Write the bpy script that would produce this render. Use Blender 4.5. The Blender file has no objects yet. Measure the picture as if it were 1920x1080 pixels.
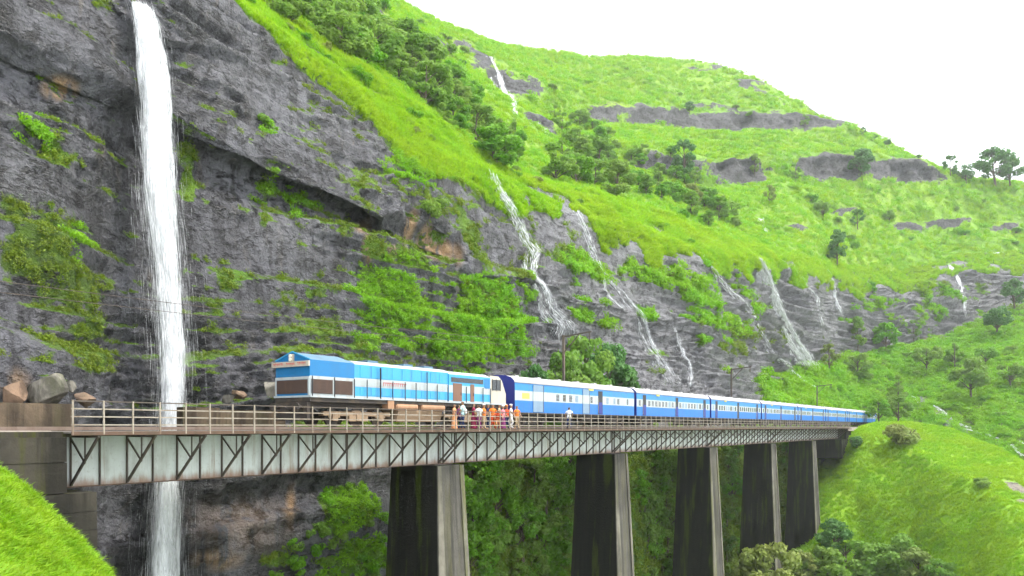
import bpy, bmesh, math, random
import numpy as np
from mathutils import Vector, Matrix

random.seed(7)
RNG = np.random.default_rng(11)
SC = bpy.context.scene
COL = SC.collection

# ------------------------------------------------------------------ camera, sky, sun, exposure
F = 1435.0                       # focal length in pixels of a 1920 px wide frame
TH = math.atan2(960.0, F)        # the bridge runs along +X; the camera looks this far off it
CT, ST = math.cos(TH), math.sin(TH)
HOR = 800.0                      # pixel row of the horizon: eye height is rail height, z = 0
KY = F * (ST / CT * ST + CT)     # depth = KY * Y / (1920 - px) on a plane of constant Y

cam_d = bpy.data.cameras.new("camera")
cam = bpy.data.objects.new("camera", cam_d); COL.objects.link(cam)
cam.location = (0, 0, 0)
cam.rotation_euler = (math.radians(90), 0, TH - math.radians(90))
cam_d.sensor_width = 36.0
cam_d.lens = 36.0 * F / 1920.0
cam_d.shift_y = (HOR - 540.0) / 1920.0
cam_d.clip_start = 0.1
cam_d.clip_end = 5000.0
SC.camera = cam

SUN_EL, SUN_AZ = math.radians(62), (0.45, -0.89)      # horizontal direction towards the sun
W = bpy.data.worlds.new("World"); SC.world = W; W.use_nodes = True
wn, wl = W.node_tree.nodes, W.node_tree.links
wn.clear()
sky = wn.new("ShaderNodeTexSky"); sky.sky_type = 'NISHITA'; sky.sun_disc = False
sky.sun_elevation = SUN_EL
sky.sun_rotation = math.atan2(SUN_AZ[0], SUN_AZ[1])
sky.dust_density = 4.0
veil = wn.new("ShaderNodeMix"); veil.data_type = 'RGBA'; veil.inputs[0].default_value = 0.82
wl.new(sky.outputs[0], veil.inputs[6])
veil.inputs[7].default_value = (8.2, 8.5, 8.8, 1)       # monsoon cloud cover
bg = wn.new("ShaderNodeBackground"); bg.inputs[1].default_value = 0.1
wl.new(veil.outputs[2], bg.inputs[0])
wo = wn.new("ShaderNodeOutputWorld"); wl.new(bg.outputs[0], wo.inputs[0])

sun_d = bpy.data.lights.new("sun", 'SUN'); sun_d.energy = 1.5; sun_d.angle = math.radians(11)
sun_d.color = (1.0, 0.97, 0.9)
sun = bpy.data.objects.new("sun", sun_d); COL.objects.link(sun)
sd = Vector((SUN_AZ[0] * math.cos(SUN_EL), SUN_AZ[1] * math.cos(SUN_EL), math.sin(SUN_EL)))
sun.rotation_euler = sd.to_track_quat('Z', 'Y').to_euler()
sun.location = (0, -40, 120)

SC.view_settings.view_transform = 'Standard'
SC.view_settings.look = 'None'
SC.view_settings.gamma = 1.0
SC.view_settings.use_curve_mapping = False
SC.view_settings.exposure = 1.9
SC.render.engine = 'CYCLES'
SC.cycles.use_denoising = True
SC.cycles.max_bounces = 5
SC.cycles.diffuse_bounces = 2
SC.cycles.glossy_bounces = 2
SC.cycles.transmission_bounces = 4
SC.cycles.transparent_max_bounces = 14
SC.cycles.volume_bounces = 1
SC.cycles.use_adaptive_sampling = True
SC.cycles.adaptive_threshold = 0.035

# ------------------------------------------------------------------ projection helpers
def unproj(px, py, d):
    r = (np.asarray(px, float) - 960.0) / F * d
    z = (HOR - np.asarray(py, float)) / F * d
    return np.stack([d * CT + r * ST, d * ST - r * CT, z + 0 * r], -1)

def proj(P):
    P = np.asarray(P, float)
    d = P[..., 0] * CT + P[..., 1] * ST
    r = P[..., 0] * ST - P[..., 1] * CT
    d = np.where(np.abs(d) < 1e-3, 1e-3, d)
    return 960 + F * r / d, HOR - F * P[..., 2] / d, d

def depthY(px, Y):
    return KY * Y / (1920.0 - px)

def atY(px, py, Y):              # point on the vertical plane Y seen at a pixel
    return unproj(px, py, depthY(px, Y))

# ------------------------------------------------------------------ numpy noise
def _hash(i, j, k, seed):
    h = (i.astype(np.int64) * 374761393 + j.astype(np.int64) * 668265263 + k.astype(np.int64) * 2147483647 + seed * 974711) & 0xFFFFFFFF
    h = ((h ^ (h >> 13)) * 1274126177) & 0xFFFFFFFF
    h = ((h ^ (h >> 16)) * 2246822519) & 0xFFFFFFFF
    return ((h ^ (h >> 15)) & 0xFFFF) / 32767.5 - 1.0

def vnoise(P, seed=0):
    P = np.asarray(P, float)
    f = np.floor(P); t = P - f; f = f.astype(np.int64)
    t = t * t * t * (t * (t * 6 - 15) + 10)
    out = 0
    for a in (0, 1):
        wa = t[..., 0] if a else 1 - t[..., 0]
        for b in (0, 1):
            wb = t[..., 1] if b else 1 - t[..., 1]
            for c in (0, 1):
                wc = t[..., 2] if c else 1 - t[..., 2]
                out = out + wa * wb * wc * _hash(f[..., 0] + a, f[..., 1] + b, f[..., 2] + c, seed)
    return out

def fbm(P, scale, octv=4, gain=0.5, seed=0, stretch=(1, 1, 1)):
    P = np.asarray(P, float) * np.array(stretch) / scale
    s, a, tot = 0, 1.0, 0
    for o in range(octv):
        s = s + a * vnoise(P * (2.03 ** o) + 17.3 * o, seed + o); tot += a; a *= gain
    return s / tot

def ridged(P, scale, octv=4, seed=0, stretch=(1, 1, 1)):
    P = np.asarray(P, float) * np.array(stretch) / scale
    s, a, tot = 0, 1.0, 0
    for o in range(octv):
        s = s + a * (1 - 2 * np.abs(vnoise(P * (2.03 ** o) + 9.1 * o, seed + o))); tot += a; a *= 0.5
    return s / tot

def sstep(a, b, x):
    t = np.clip((x - a) / (b - a), 0, 1); return t * t * (3 - 2 * t)

# ------------------------------------------------------------------ mesh builder
class MB:
    def __init__(self): self.v, self.f, self.m = [], [], []
    def add(self, vs, fs, mat=0):
        o = len(self.v); self.v += [tuple(p) for p in vs]
        for f in fs: self.f.append([o + i for i in f]); self.m.append(mat)
        return self
    def box(self, x0, x1, y0, y1, z0, z1, mat=0):
        vs = [(x0, y0, z0), (x1, y0, z0), (x1, y1, z0), (x0, y1, z0), (x0, y0, z1), (x1, y0, z1), (x1, y1, z1), (x0, y1, z1)]
        return self.add(vs, [(0, 3, 2, 1), (4, 5, 6, 7), (0, 1, 5, 4), (1, 2, 6, 5), (2, 3, 7, 6), (3, 0, 4, 7)], mat)
    def bar(self, p, q, w, h, mat=0, up=(0, 0, 1)):
        p, q = Vector(p), Vector(q); d = (q - p).normalized(); u = Vector(up)
        if abs(d.dot(u)) > 0.95: u = Vector((1, 0, 0))
        s = d.cross(u).normalized(); u = s.cross(d)
        vs = []
        for c in (p, q):
            for a, b in ((-1, -1), (1, -1), (1, 1), (-1, 1)): vs.append(c + s * (a * w / 2) + u * (b * h / 2))
        return self.add(vs, [(0, 3, 2, 1), (4, 5, 6, 7), (0, 1, 5, 4), (1, 2, 6, 5), (2, 3, 7, 6), (3, 0, 4, 7)], mat)
    def tube(self, pts, radii, n=8, mat=0, caps=True):
        pts = [Vector(p) for p in pts]
        if not isinstance(radii, (list, tuple)): radii = [radii] * len(pts)
        rings = []; ref = None
        for i, p in enumerate(pts):
            d = (pts[min(i + 1, len(pts) - 1)] - pts[max(i - 1, 0)]).normalized()
            if ref is None or abs(d.dot(ref)) > 0.98:
                ref = Vector((0, 0, 1)) if abs(d.z) < 0.9 else Vector((1, 0, 0))
            a = (ref - d * ref.dot(d)).normalized(); b = d.cross(a); ref = a
            rings.append([p + (a * math.cos(2 * math.pi * k / n) + b * math.sin(2 * math.pi * k / n)) * radii[i] for k in range(n)])
        vs = [v for r in rings for v in r]; fs = []
        for i in range(len(pts) - 1):
            for k in range(n):
                fs.append((i * n + k, i * n + (k + 1) % n, (i + 1) * n + (k + 1) % n, (i + 1) * n + k))
        if caps:
            fs.append(tuple(range(n))[::-1]); fs.append(tuple((len(pts) - 1) * n + k for k in range(n)))
        return self.add(vs, fs, mat)
    def extrude_x(self, sec, x0, x1, mats=0, cap=0):      # sec: closed polygon of (y, z), one material per edge
        n = len(sec); vs = [(x0, y, z) for y, z in sec] + [(x1, y, z) for y, z in sec]
        for k in range(n):
            self.add([vs[k], vs[(k + 1) % n], vs[n + (k + 1) % n], vs[n + k]], [(0, 1, 2, 3)], mats[k] if isinstance(mats, (list, tuple)) else mats)
        self.add(vs[:n], [tuple(range(n))[::-1]], cap); self.add(vs[n:], [tuple(range(n))], cap)
        return self
    def build(self, name, mats, parent=None, base=None, smooth=False):
        me = bpy.data.meshes.new(name)
        v = np.array(self.v, float)
        if base is not None: v = v - np.array(base)
        me.from_pydata(v.tolist(), [], self.f)
        mats = mats if isinstance(mats, (list, tuple)) else [mats]
        for m in mats: me.materials.append(m)
        if len(mats) > 1: me.polygons.foreach_set("material_index", self.m)
        if smooth: me.polygons.foreach_set("use_smooth", [True] * len(me.polygons))
        o = bpy.data.objects.new(name, me); COL.objects.link(o)
        if parent: o.parent = parent
        return o

def tag(o, label=None, cat=None, group=None, kind=None):
    if label: o["label"] = label
    if cat: o["category"] = cat
    if group: o["group"] = group
    if kind: o["kind"] = kind
    return o

def empty(name, loc, rz=0.0):
    o = bpy.data.objects.new(name, None); COL.objects.link(o)
    o.location = loc; o.rotation_euler = (0, 0, rz); o.empty_display_size = 0.3
    return o

KIDS = {}
def copy_tree(o, parent=None):
    c = o.copy(); COL.objects.link(c); c.parent = parent
    if parent is not None: c.matrix_parent_inverse = o.matrix_parent_inverse.copy()
    for ch in list(o.children): copy_tree(ch, c)
    return c

# ------------------------------------------------------------------ materials
def nodes_of(name):
    m = bpy.data.materials.new(name); m.use_nodes = True
    nt = m.node_tree; b = nt.nodes["Principled BSDF"]
    return m, nt, b

def nn(nt, t, **kw):
    n = nt.nodes.new(t)
    for k, v in kw.items(): setattr(n, k, v)
    return n

def noise_node(nt, scale, detail=4, rough=0.55, vec=None, stretch=None):
    geo = nn(nt, "ShaderNodeNewGeometry")
    src = geo.outputs["Position"] if vec is None else vec
    if stretch:
        mp = nn(nt, "ShaderNodeMapping"); mp.inputs["Scale"].default_value = stretch
        nt.links.new(src, mp.inputs["Vector"]); src = mp.outputs[0]
    n = nn(nt, "ShaderNodeTexNoise"); n.inputs["Scale"].default_value = scale
    n.inputs["Detail"].default_value = detail; n.inputs["Roughness"].default_value = rough
    nt.links.new(src, n.inputs["Vector"])
    return n.outputs["Fac"]

def ramp(nt, fac, stops):
    r = nn(nt, "ShaderNodeValToRGB"); e = r.color_ramp.elements
    while len(e) < len(stops): e.new(0.5)
    for el, (p, c) in zip(e, stops):
        el.position = p; el.color = (*c, 1) if len(c) == 3 else c
    nt.links.new(fac, r.inputs[0]); return r.outputs[0]

def mix(nt, fac, a, b, mode='MIX'):
    n = nn(nt, "ShaderNodeMix", data_type='RGBA', blend_type=mode)
    for s, v in ((n.inputs[0], fac), (n.inputs[6], a), (n.inputs[7], b)):
        if isinstance(v, (int, float)): s.default_value = v
        elif isinstance(v, (tuple, list)): s.default_value = (*v, 1)
        else: nt.links.new(v, s)
    return n.outputs[2]

def math_n(nt, op, a, b=0.0, clamp=False):
    n = nn(nt, "ShaderNodeMath", operation=op, use_clamp=clamp)
    for s, v in ((n.inputs[0], a), (n.inputs[1], b)):
        if isinstance(v, (int, float)): s.default_value = v
        else: nt.links.new(v, s)
    return n.outputs[0]

def maprange(nt, v, a, b, c=0.0, d=1.0):
    n = nn(nt, "ShaderNodeMapRange"); n.interpolation_type = 'SMOOTHSTEP'
    nt.links.new(v, n.inputs[0])
    for i, x in enumerate((a, b, c, d)): n.inputs[i + 1].default_value = x
    return n.outputs[0]

def bump(nt, b, h, strength, dist):
    n = nn(nt, "ShaderNodeBump"); n.inputs["Strength"].default_value = strength; n.inputs["Distance"].default_value = dist
    nt.links.new(h, n.inputs["Height"]); nt.links.new(n.outputs[0], b.inputs["Normal"])

def attr(nt, name):
    a = nn(nt, "ShaderNodeAttribute"); a.attribute_name = name; return a.outputs["Fac"]

def paint(name, col, rough=0.5, dirt=0.25, dirt_col=(0.10, 0.07, 0.04), scale=1.5, metal=0.0, streak=(1, 1, 0.25), spec=0.4):
    m, nt, b = nodes_of(name)
    n1 = noise_node(nt, scale, 5, 0.6, stretch=streak)
    f = maprange(nt, n1, 0.45, 0.75, 0.0, dirt)
    c = mix(nt, f, col, dirt_col)
    n2 = noise_node(nt, scale * 9, 3, 0.6)
    c = mix(nt, maprange(nt, n2, 0.35, 0.7, 0.0, 0.16), c, tuple(x * 0.6 for x in col))
    nt.links.new(c, b.inputs["Base Color"])
    b.inputs["Roughness"].default_value = rough; b.inputs["Metallic"].default_value = metal
    b.inputs["Specular IOR Level"].default_value = spec
    return m

def leaf_mat(name, ca, cb, cc, trans=0.35, scale=0.25):
    m, nt, b = nodes_of(name)
    oi = nn(nt, "ShaderNodeObjectInfo")
    n1 = noise_node(nt, scale, 3, 0.6)
    n2 = noise_node(nt, 3.0, 2, 0.5)
    c = mix(nt, maprange(nt, n1, 0.35, 0.65), ca, cb)
    c = mix(nt, math_n(nt, 'MULTIPLY', oi.outputs["Random"], 0.6), c, cc)
    n3 = noise_node(nt, 0.07, 3, 0.6)
    c = mix(nt, maprange(nt, n3, 0.42, 0.62, 0.0, 0.55), c, (ca[0] * 1.35, ca[1] * 0.95, ca[2] * 1.3))
    c = mix(nt, maprange(nt, n2, 0.35, 0.7, 0.0, 0.4), c, tuple(x * 0.45 for x in ca))
    nt.links.new(c, b.inputs["Base Color"])
    b.inputs["Roughness"].default_value = 0.6; b.inputs["Specular IOR Level"].default_value = 0.25
    t = nn(nt, "ShaderNodeBsdfTranslucent"); nt.links.new(c, t.inputs[0])
    ms = nn(nt, "ShaderNodeMixShader"); ms.inputs[0].default_value = trans
    out = nt.nodes["Material Output"]
    nt.links.new(b.outputs[0], ms.inputs[1]); nt.links.new(t.outputs[0], ms.inputs[2]); nt.links.new(ms.outputs[0], out.inputs["Surface"])
    return m

M = {}
M['grass'] = leaf_mat("grass_blades", (0.24, 0.47, 0.012), (0.36, 0.55, 0.018), (0.18, 0.42, 0.02), 0.5)
M['grass_near'] = leaf_mat("grass_bank_blades", (0.16, 0.40, 0.008), (0.26, 0.46, 0.012), (0.30, 0.36, 0.02), 0.45, 0.8)
M['moss'] = leaf_mat("cliff_herbs", (0.12, 0.23, 0.015), (0.21, 0.33, 0.02), (0.19, 0.21, 0.03), 0.4)
M['herb'] = leaf_mat("bright_herbs", (0.18, 0.44, 0.014), (0.26, 0.50, 0.018), (0.14, 0.38, 0.02), 0.5)
M['leaf_a'] = leaf_mat("leaf_mid_green", (0.17, 0.34, 0.045), (0.24, 0.40, 0.055), (0.13, 0.28, 0.045), 0.5)
M['leaf_b'] = leaf_mat("leaf_dark_green", (0.075, 0.20, 0.045), (0.12, 0.26, 0.06), (0.07, 0.19, 0.055), 0.4)
M['leaf_c'] = leaf_mat("leaf_bright_green", (0.13, 0.36, 0.02), (0.20, 0.43, 0.025), (0.10, 0.28, 0.025), 0.45)
M['leaf_d'] = leaf_mat("leaf_olive", (0.21, 0.30, 0.06), (0.27, 0.35, 0.075), (0.16, 0.25, 0.06), 0.45)
M['bark'] = paint("bark", (0.09, 0.07, 0.05), 0.9, 0.5, (0.04, 0.035, 0.03), 3)
# ------------------------------------------------------------------ terrain materials
def terrain_mat(name, rock_a, rock_b, rock_dark, ga, gb, gc, fine=1.0, streaks=True, bump_d=0.25, gfine=None):
    gfine = gfine or fine
    m, nt, b = nodes_of(name)
    n1 = noise_node(nt, 0.22 / fine, 6, 0.62)
    n2 = noise_node(nt, 1.3 / fine, 6, 0.68)
    n3 = noise_node(nt, 5.0 / fine, 4, 0.65)
    r = mix(nt, maprange(nt, n1, 0.36, 0.64), rock_a, rock_b)
    r = mix(nt, maprange(nt, n2, 0.48, 0.70, 0.0, 0.62), r, rock_dark)
    r = mix(nt, maprange(nt, n3, 0.52, 0.75, 0.0, 0.45), r, tuple(min(1, x * 1.9) for x in rock_b))
    if streaks:                                            # water stains running down the rock
        n4 = noise_node(nt, 0.55, 5, 0.6, stretch=(1.6, 1.6, 0.10))
        r = mix(nt, maprange(nt, n4, 0.50, 0.64, 0.0, 0.75), r, rock_dark)
        r = mix(nt, math_n(nt, 'MULTIPLY', attr(nt, "wet_dark"), 0.6), r, rock_dark)        # soaked rock beside the falls, darker patches elsewhere
        n5 = noise_node(nt, 0.8, 4, 0.6, stretch=(1.4, 1.4, 0.14))
        r = mix(nt, maprange(nt, n5, 0.60, 0.76, 0.0, 0.35), r, (0.19, 0.15, 0.10))
    if streaks: r = mix(nt, math_n(nt, 'MULTIPLY', attr(nt, "pale"), maprange(nt, n1, 0.3, 0.6, 0.35, 0.8)), r, (0.21, 0.207, 0.215))    # lighter, drier flow
    la = noise_node(nt, 0.20 / fine, 7, 0.66, stretch=(1, 1, 2.6)); lb_ = noise_node(nt, 0.55 / fine, 6, 0.62, stretch=(1, 1, 1.5))
    ca = maprange(nt, math_n(nt, 'ABSOLUTE', math_n(nt, 'SUBTRACT', la, 0.5)), 0.0, 0.030, 1.0, 0.0)
    cb = maprange(nt, math_n(nt, 'ABSOLUTE', math_n(nt, 'SUBTRACT', lb_, 0.48)), 0.0, 0.022, 0.8, 0.0)
    cw = math_n(nt, 'MULTIPLY', math_n(nt, 'MAXIMUM', ca, cb), maprange(nt, n2, 0.40, 0.58))
    r = mix(nt, math_n(nt, 'MULTIPLY', cw, 0.85), r, tuple(x * 0.35 for x in rock_dark))
    tn = attr(nt, "tan")
    r = mix(nt, math_n(nt, 'MULTIPLY', tn, maprange(nt, noise_node(nt, 0.5, 4, 0.6, stretch=(2.5, 2.5, 0.3)), 0.34, 0.52)), r, (0.40, 0.25, 0.13))
    g1 = noise_node(nt, 0.10 / gfine, 5, 0.6)
    g2 = noise_node(nt, 0.9 / gfine, 5, 0.66)
    g = mix(nt, maprange(nt, g1, 0.38, 0.62), ga, gb)
    g = mix(nt, maprange(nt, g2, 0.46, 0.66, 0.0, 0.85), g, gc)
    g3 = noise_node(nt, 0.035 / gfine, 4, 0.6, stretch=(1, 1, 3.0))
    g = mix(nt, maprange(nt, g3, 0.48, 0.62, 0.0, 0.6), g, gc)
    v = attr(nt, "veg")
    nv = noise_node(nt, 1.8 / fine, 6, 0.7)
    vf = maprange(nt, math_n(nt, 'ADD', v, math_n(nt, 'MULTIPLY', math_n(nt, 'SUBTRACT', nv, 0.5), 0.9)), 0.42, 0.58)
    c = mix(nt, vf, r, g)
    nt.links.new(c, b.inputs["Base Color"])
    rg = maprange(nt, vf, 0, 1, 0.40 if streaks else 0.7, 0.9); nt.links.new(rg, b.inputs["Roughness"])
    b.inputs["Specular IOR Level"].default_value = 0.4
    h = math_n(nt, 'SUBTRACT', math_n(nt, 'ADD', n2, math_n(nt, 'MULTIPLY', n3, 0.5)), math_n(nt, 'MULTIPLY', cw, 0.5))
    bump(nt, b, h, 0.9, bump_d)
    return m

ROCK_A, ROCK_B, ROCK_D = (0.130, 0.129, 0.144), (0.074, 0.072, 0.079), (0.018, 0.0165, 0.018)
M['cliff'] = terrain_mat("wet_basalt_cliff", ROCK_A, ROCK_B, ROCK_D, (0.08, 0.17, 0.008), (0.11, 0.20, 0.01), (0.06, 0.10, 0.012), 1.0, True, 0.85)
M['hill'] = terrain_mat("grassy_hill", (0.080, 0.077, 0.084), (0.045, 0.043, 0.047), (0.013, 0.012, 0.013), (0.18, 0.34, 0.02), (0.24, 0.37, 0.025), (0.13, 0.28, 0.02), 2.0, False, 1.5, 4.0)
M['bank'] = terrain_mat("embankment_grass", (0.16, 0.13, 0.10), (0.13, 0.11, 0.09), (0.06, 0.05, 0.04), (0.17, 0.33, 0.010), (0.23, 0.37, 0.012), (0.13, 0.26, 0.010), 1.6, False, 0.3)

# ------------------------------------------------------------------ terrain sheets: columns along the picture's azimuth, rows up the slope
def E(px, Y=None, d=None, z=None, y=None):
    if d is None: d = depthY(px, Y)
    if y is None: y = HOR - F * z / d
    return (px, 1.0 / d, y)

def sheet(rows, counts, pxs, smooth=10, rsmooth=2):  # picture-azimuth columns
    lines = []
    for r in rows:
        a = np.array(sorted(r)); inv = np.interp(pxs, a[:, 0], a[:, 1]); py = np.interp(pxs, a[:, 0], a[:, 2])
        k = np.exp(-0.5 * (np.arange(-3 * smooth, 3 * smooth + 1) / smooth) ** 2); k /= k.sum()
        inv = np.convolve(np.pad(inv, 3 * smooth, mode='edge'), k, 'valid'); py = np.convolve(np.pad(py, 3 * smooth, mode='edge'), k, 'valid')
        lines.append(unproj(pxs, py, 1.0 / inv))
    P, T = [], []
    for i, n in enumerate(counts):
        for k in range(n):
            t = k / n; P.append(lines[i] * (1 - t) + lines[i + 1] * t); T.append(i + t)
    P.append(lines[-1]); T.append(float(len(counts)))
    P = np.array(P)
    for _ in range(rsmooth):
        Q = P.copy(); Q[1:-1] = 0.25 * P[:-2] + 0.5 * P[1:-1] + 0.25 * P[2:]; P = Q
    return P, np.array(T)

def normals(P):
    a = np.gradient(P, axis=0); b = np.gradient(P, axis=1)
    n = np.cross(b, a); n /= np.linalg.norm(n, axis=-1, keepdims=True) + 1e-9
    return n

def grid_object(name, P, mat, attrs=None):
    R, C = P.shape[:2]
    i = np.arange(R * C).reshape(R, C)
    q = np.stack([i[:-1, :-1], i[:-1, 1:], i[1:, 1:], i[1:, :-1]], -1).reshape(-1, 4)
    me = bpy.data.meshes.new(name)
    me.vertices.add(R * C); me.vertices.foreach_set("co", P.reshape(-1).astype(np.float32))
    me.loops.add(q.size); me.loops.foreach_set("vertex_index", q.reshape(-1).astype(np.int32))
    me.polygons.add(len(q)); me.polygons.foreach_set("loop_start", np.arange(0, q.size, 4, dtype=np.int32))
    me.update(calc_edges=True); me.validate()
    me.polygons.foreach_set("use_smooth", [True] * len(me.polygons))
    for k, a in (attrs or {}).items():
        at = me.attributes.new(k, 'FLOAT', 'POINT'); at.data.foreach_set("value", a.reshape(-1).astype(np.float32))
    me.materials.append(mat)
    o = bpy.data.objects.new(name, me); COL.objects.link(o)
    return o

def blobs(px, py, lst):           # soft ellipses: (cx, cy, rx, ry, strength[, tilt in degrees])
    out = np.zeros_like(px)
    for e in lst:
        cx, cy, rx, ry, s = e[:5]; a = math.radians(e[5]) if len(e) > 5 else 0.0
        dx, dy = px - cx, py - cy
        u = (dx * math.cos(a) + dy * math.sin(a)) / rx; v = (-dx * math.sin(a) + dy * math.cos(a)) / ry
        out = np.maximum(out, s * np.clip(1.25 - np.sqrt(u * u + v * v), 0, 1))
    return out

# ---- the cliff behind the railway and the head wall of the valley
PXC = np.arange(-260, 2160, 3.4)
r0 = [E(-260, Y=37.5, z=-27), E(0, Y=38.5, z=-27), E(160, Y=42, z=-27), E(560, Y=41.5, z=-27), E(700, Y=40.5, z=-27), E(850, Y=39.5, z=-27), E(1100, Y=39.5, z=-27),
      E(1350, Y=39.5, z=-28), E(1420, Y=39.0, z=-28.5), E(1500, d=150, z=-28.5), E(1600, d=165, z=-28.5), E(1700, d=168, z=-28.5), E(1800, d=158, z=-28.5), E(1920, d=135, z=-28.5), E(2160, d=110, z=-28.5)]
r1 = [E(-260, Y=38, z=-0.4), E(100, Y=38.4, z=-0.4), E(190, Y=43.2, z=-2), E(560, Y=42.6, z=-2.5), E(700, Y=41.8, z=-3.0), E(900, Y=41.6, z=-3), E(1400, Y=41.2, z=-2.5), E(1450, Y=40, z=-1.5),
      E(1520, d=165, y=803), E(1600, d=196, y=803), E(1700, d=205, y=798), E(1800, d=196, y=826), E(1920, d=176, y=872), E(2160, d=150, y=970)]
r2 = [E(-260, Y=39.2, z=2.2), E(100, Y=40.0, z=2.4), E(190, Y=43.8, z=1), E(560, Y=42.8, z=0.5), E(700, Y=42.0, z=0.4), E(900, Y=41.8, z=0.4), E(1200, Y=41.6, z=0.4), E(1300, Y=41.6, z=1.0), E(1400, Y=42.5, z=4.0),
      E(1450, d=178, y=728), E(1500, d=196, y=682), E(1600, d=246, y=664), E(1700, d=270, y=652), E(1800, d=284, y=612), E(1920, d=296, y=566), E(2160, d=300, y=545)]
r3 = [E(-260, Y=44.5, z=19.5), E(190, Y=45.6, z=19.2), E(330, Y=45.8, y=262), E(640, Y=45.6, y=397), E(870, Y=45.2, y=497), E(1000, Y=45.0, y=548), E(1200, Y=45, y=610), E(1400, Y=45.5, y=640),
      E(1450, d=182, y=650), E(1500, d=199, y=640), E(1600, d=249, y=630), E(1700, d=273, y=625), E(1800, d=287, y=590), E(1920, d=299, y=553), E(2160, d=303, y=535)]
r4 = [E(-260, Y=43.6, z=21.0), E(190, Y=44.4, z=20.8), E(330, Y=44.4, y=236), E(640, Y=43.9, y=372), E(870, Y=43.9, y=474), E(1000, Y=45.0, y=525), E(1200, Y=45.4, y=590), E(1400, Y=46, y=615),
      E(1450, d=183, y=625), E(1500, d=200, y=610), E(1600, d=250, y=605), E(1700, d=274, y=605), E(1800, d=288, y=570), E(1920, d=300, y=540), E(2160, d=304, y=525)]
r5 = [E(-260, Y=50, z=33), E(0, Y=50, y=-190), E(150, Y=49, y=-80), E(230, Y=46.6, y=-24), E(262, Y=46.0, y=-4), E(300, Y=46.0, y=0), E(340, Y=47, y=-4), E(385, Y=48.5, y=4), E(450, Y=49.5, y=40), E(530, Y=50, y=92), E(600, Y=50, y=142),
      E(660, Y=50, y=187), E(710, Y=50, y=222), E(760, Y=50, y=262), E(830, Y=50, y=308), E(920, Y=50, y=333), E(980, Y=50, y=368), E(1050, Y=50, y=396), E(1100, Y=50, y=412), E(1200, Y=50, y=450),
      E(1300, Y=50, y=474), E(1400, Y=49, y=489), E(1450, d=188, y=500), E(1500, d=205, y=508), E(1560, d=230, y=525), E(1600, d=256, y=530), E(1680, d=276, y=545), E(1750, d=286, y=522), E(1800, d=294, y=502), E(1850, d=298, y=510), E(1920, d=306, y=502), E(2160, d=310, y=490)]
r6 = [E(-260, Y=60, z=46), E(0, Y=60, y=-300), E(200, Y=60, y=-160), E(380, Y=60, y=-42), E(480, Y=60, y=5), E(560, Y=60, y=50), E(640, Y=60, y=105), E(720, Y=60, y=160), E(800, Y=60, y=216), E(880, Y=60, y=282), E(950, Y=60, y=325),
      E(1050, Y=60, y=346), E(1100, Y=60, y=358), E(1200, Y=59, y=390), E(1300, Y=58, y=430), E(1400, Y=55, y=460), E(1500, d=222, y=480), E(1600, d=272, y=503), E(1700, d=292, y=508), E(1800, d=308, y=478), E(1920, d=318, y=470), E(2160, d=322, y=460)]
PC, TC = sheet([r0, r1, r2, r3, r4, r5, r6], [56, 12, 150, 16, 92, 40], PXC, 6, 2)
base_px, base_py, _ = proj(PC)
N = normals(PC)
rowT = np.repeat(TC[:, None], len(PXC), 1)
dscale = np.clip(proj(PC)[2] / 60.0, 0.8, 3.0)
grassy = sstep(4.78, 5.02, rowT + 0.40 * fbm(PC, 10, 4, seed=5) - 0.12 + 0.22 * sstep(650, 780, base_px))
amp = (1 - 0.75 * grassy)
# strata: level ledges of the lava flows, warped a little, plus blocky fractures
zw = PC[..., 2] + 1.2 * fbm(PC, 22, 2, seed=31)
led = np.zeros_like(zw)
for k, (per, a) in enumerate(((5.4, 1.5), (2.3, 0.62), (0.95, 0.2))):
    ph = (zw / per + 0.30 * fbm(PC, 26, 2, seed=40 + k) - 0.012 * PC[..., 0] * 0) % 1.0
    on = sstep(-0.3, 0.3, fbm(PC, 16, 2, seed=50 + k))
    led += a * on * (np.where(ph < 0.90, ph / 0.90, (1 - ph) / 0.10) - 0.5)
cell = ridged(PC, 6.5, 4, seed=61, stretch=(1, 1, 1.5))
rough = sstep(-0.15, 0.3, fbm(PC, 12, 2, seed=79))
disp = 1.7 * fbm(PC, 18, 3, seed=3) + 0.55 * cell + led + (0.12 + 0.42 * rough) * ridged(PC, 2.4, 4, seed=77, stretch=(1, 1, 2.2)) + (0.04 + 0.12 * rough) * fbm(PC, 0.7, 3, seed=78)
near_wf = np.exp(-((base_px - 300) / 90.0) ** 2) * (rowT < 5.2)
disp = disp * amp * (0.7 + 0.3 * dscale) + grassy * (0.8 * fbm(PC, 6, 4, seed=9) + 0.5 * ridged(PC, 9, 3, seed=10))
disp = disp - 0.8 * near_wf * (rowT < 4.6)
low = sstep(1.2, 0.6, rowT); disp = disp * (1 - 0.35 * low)
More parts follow.
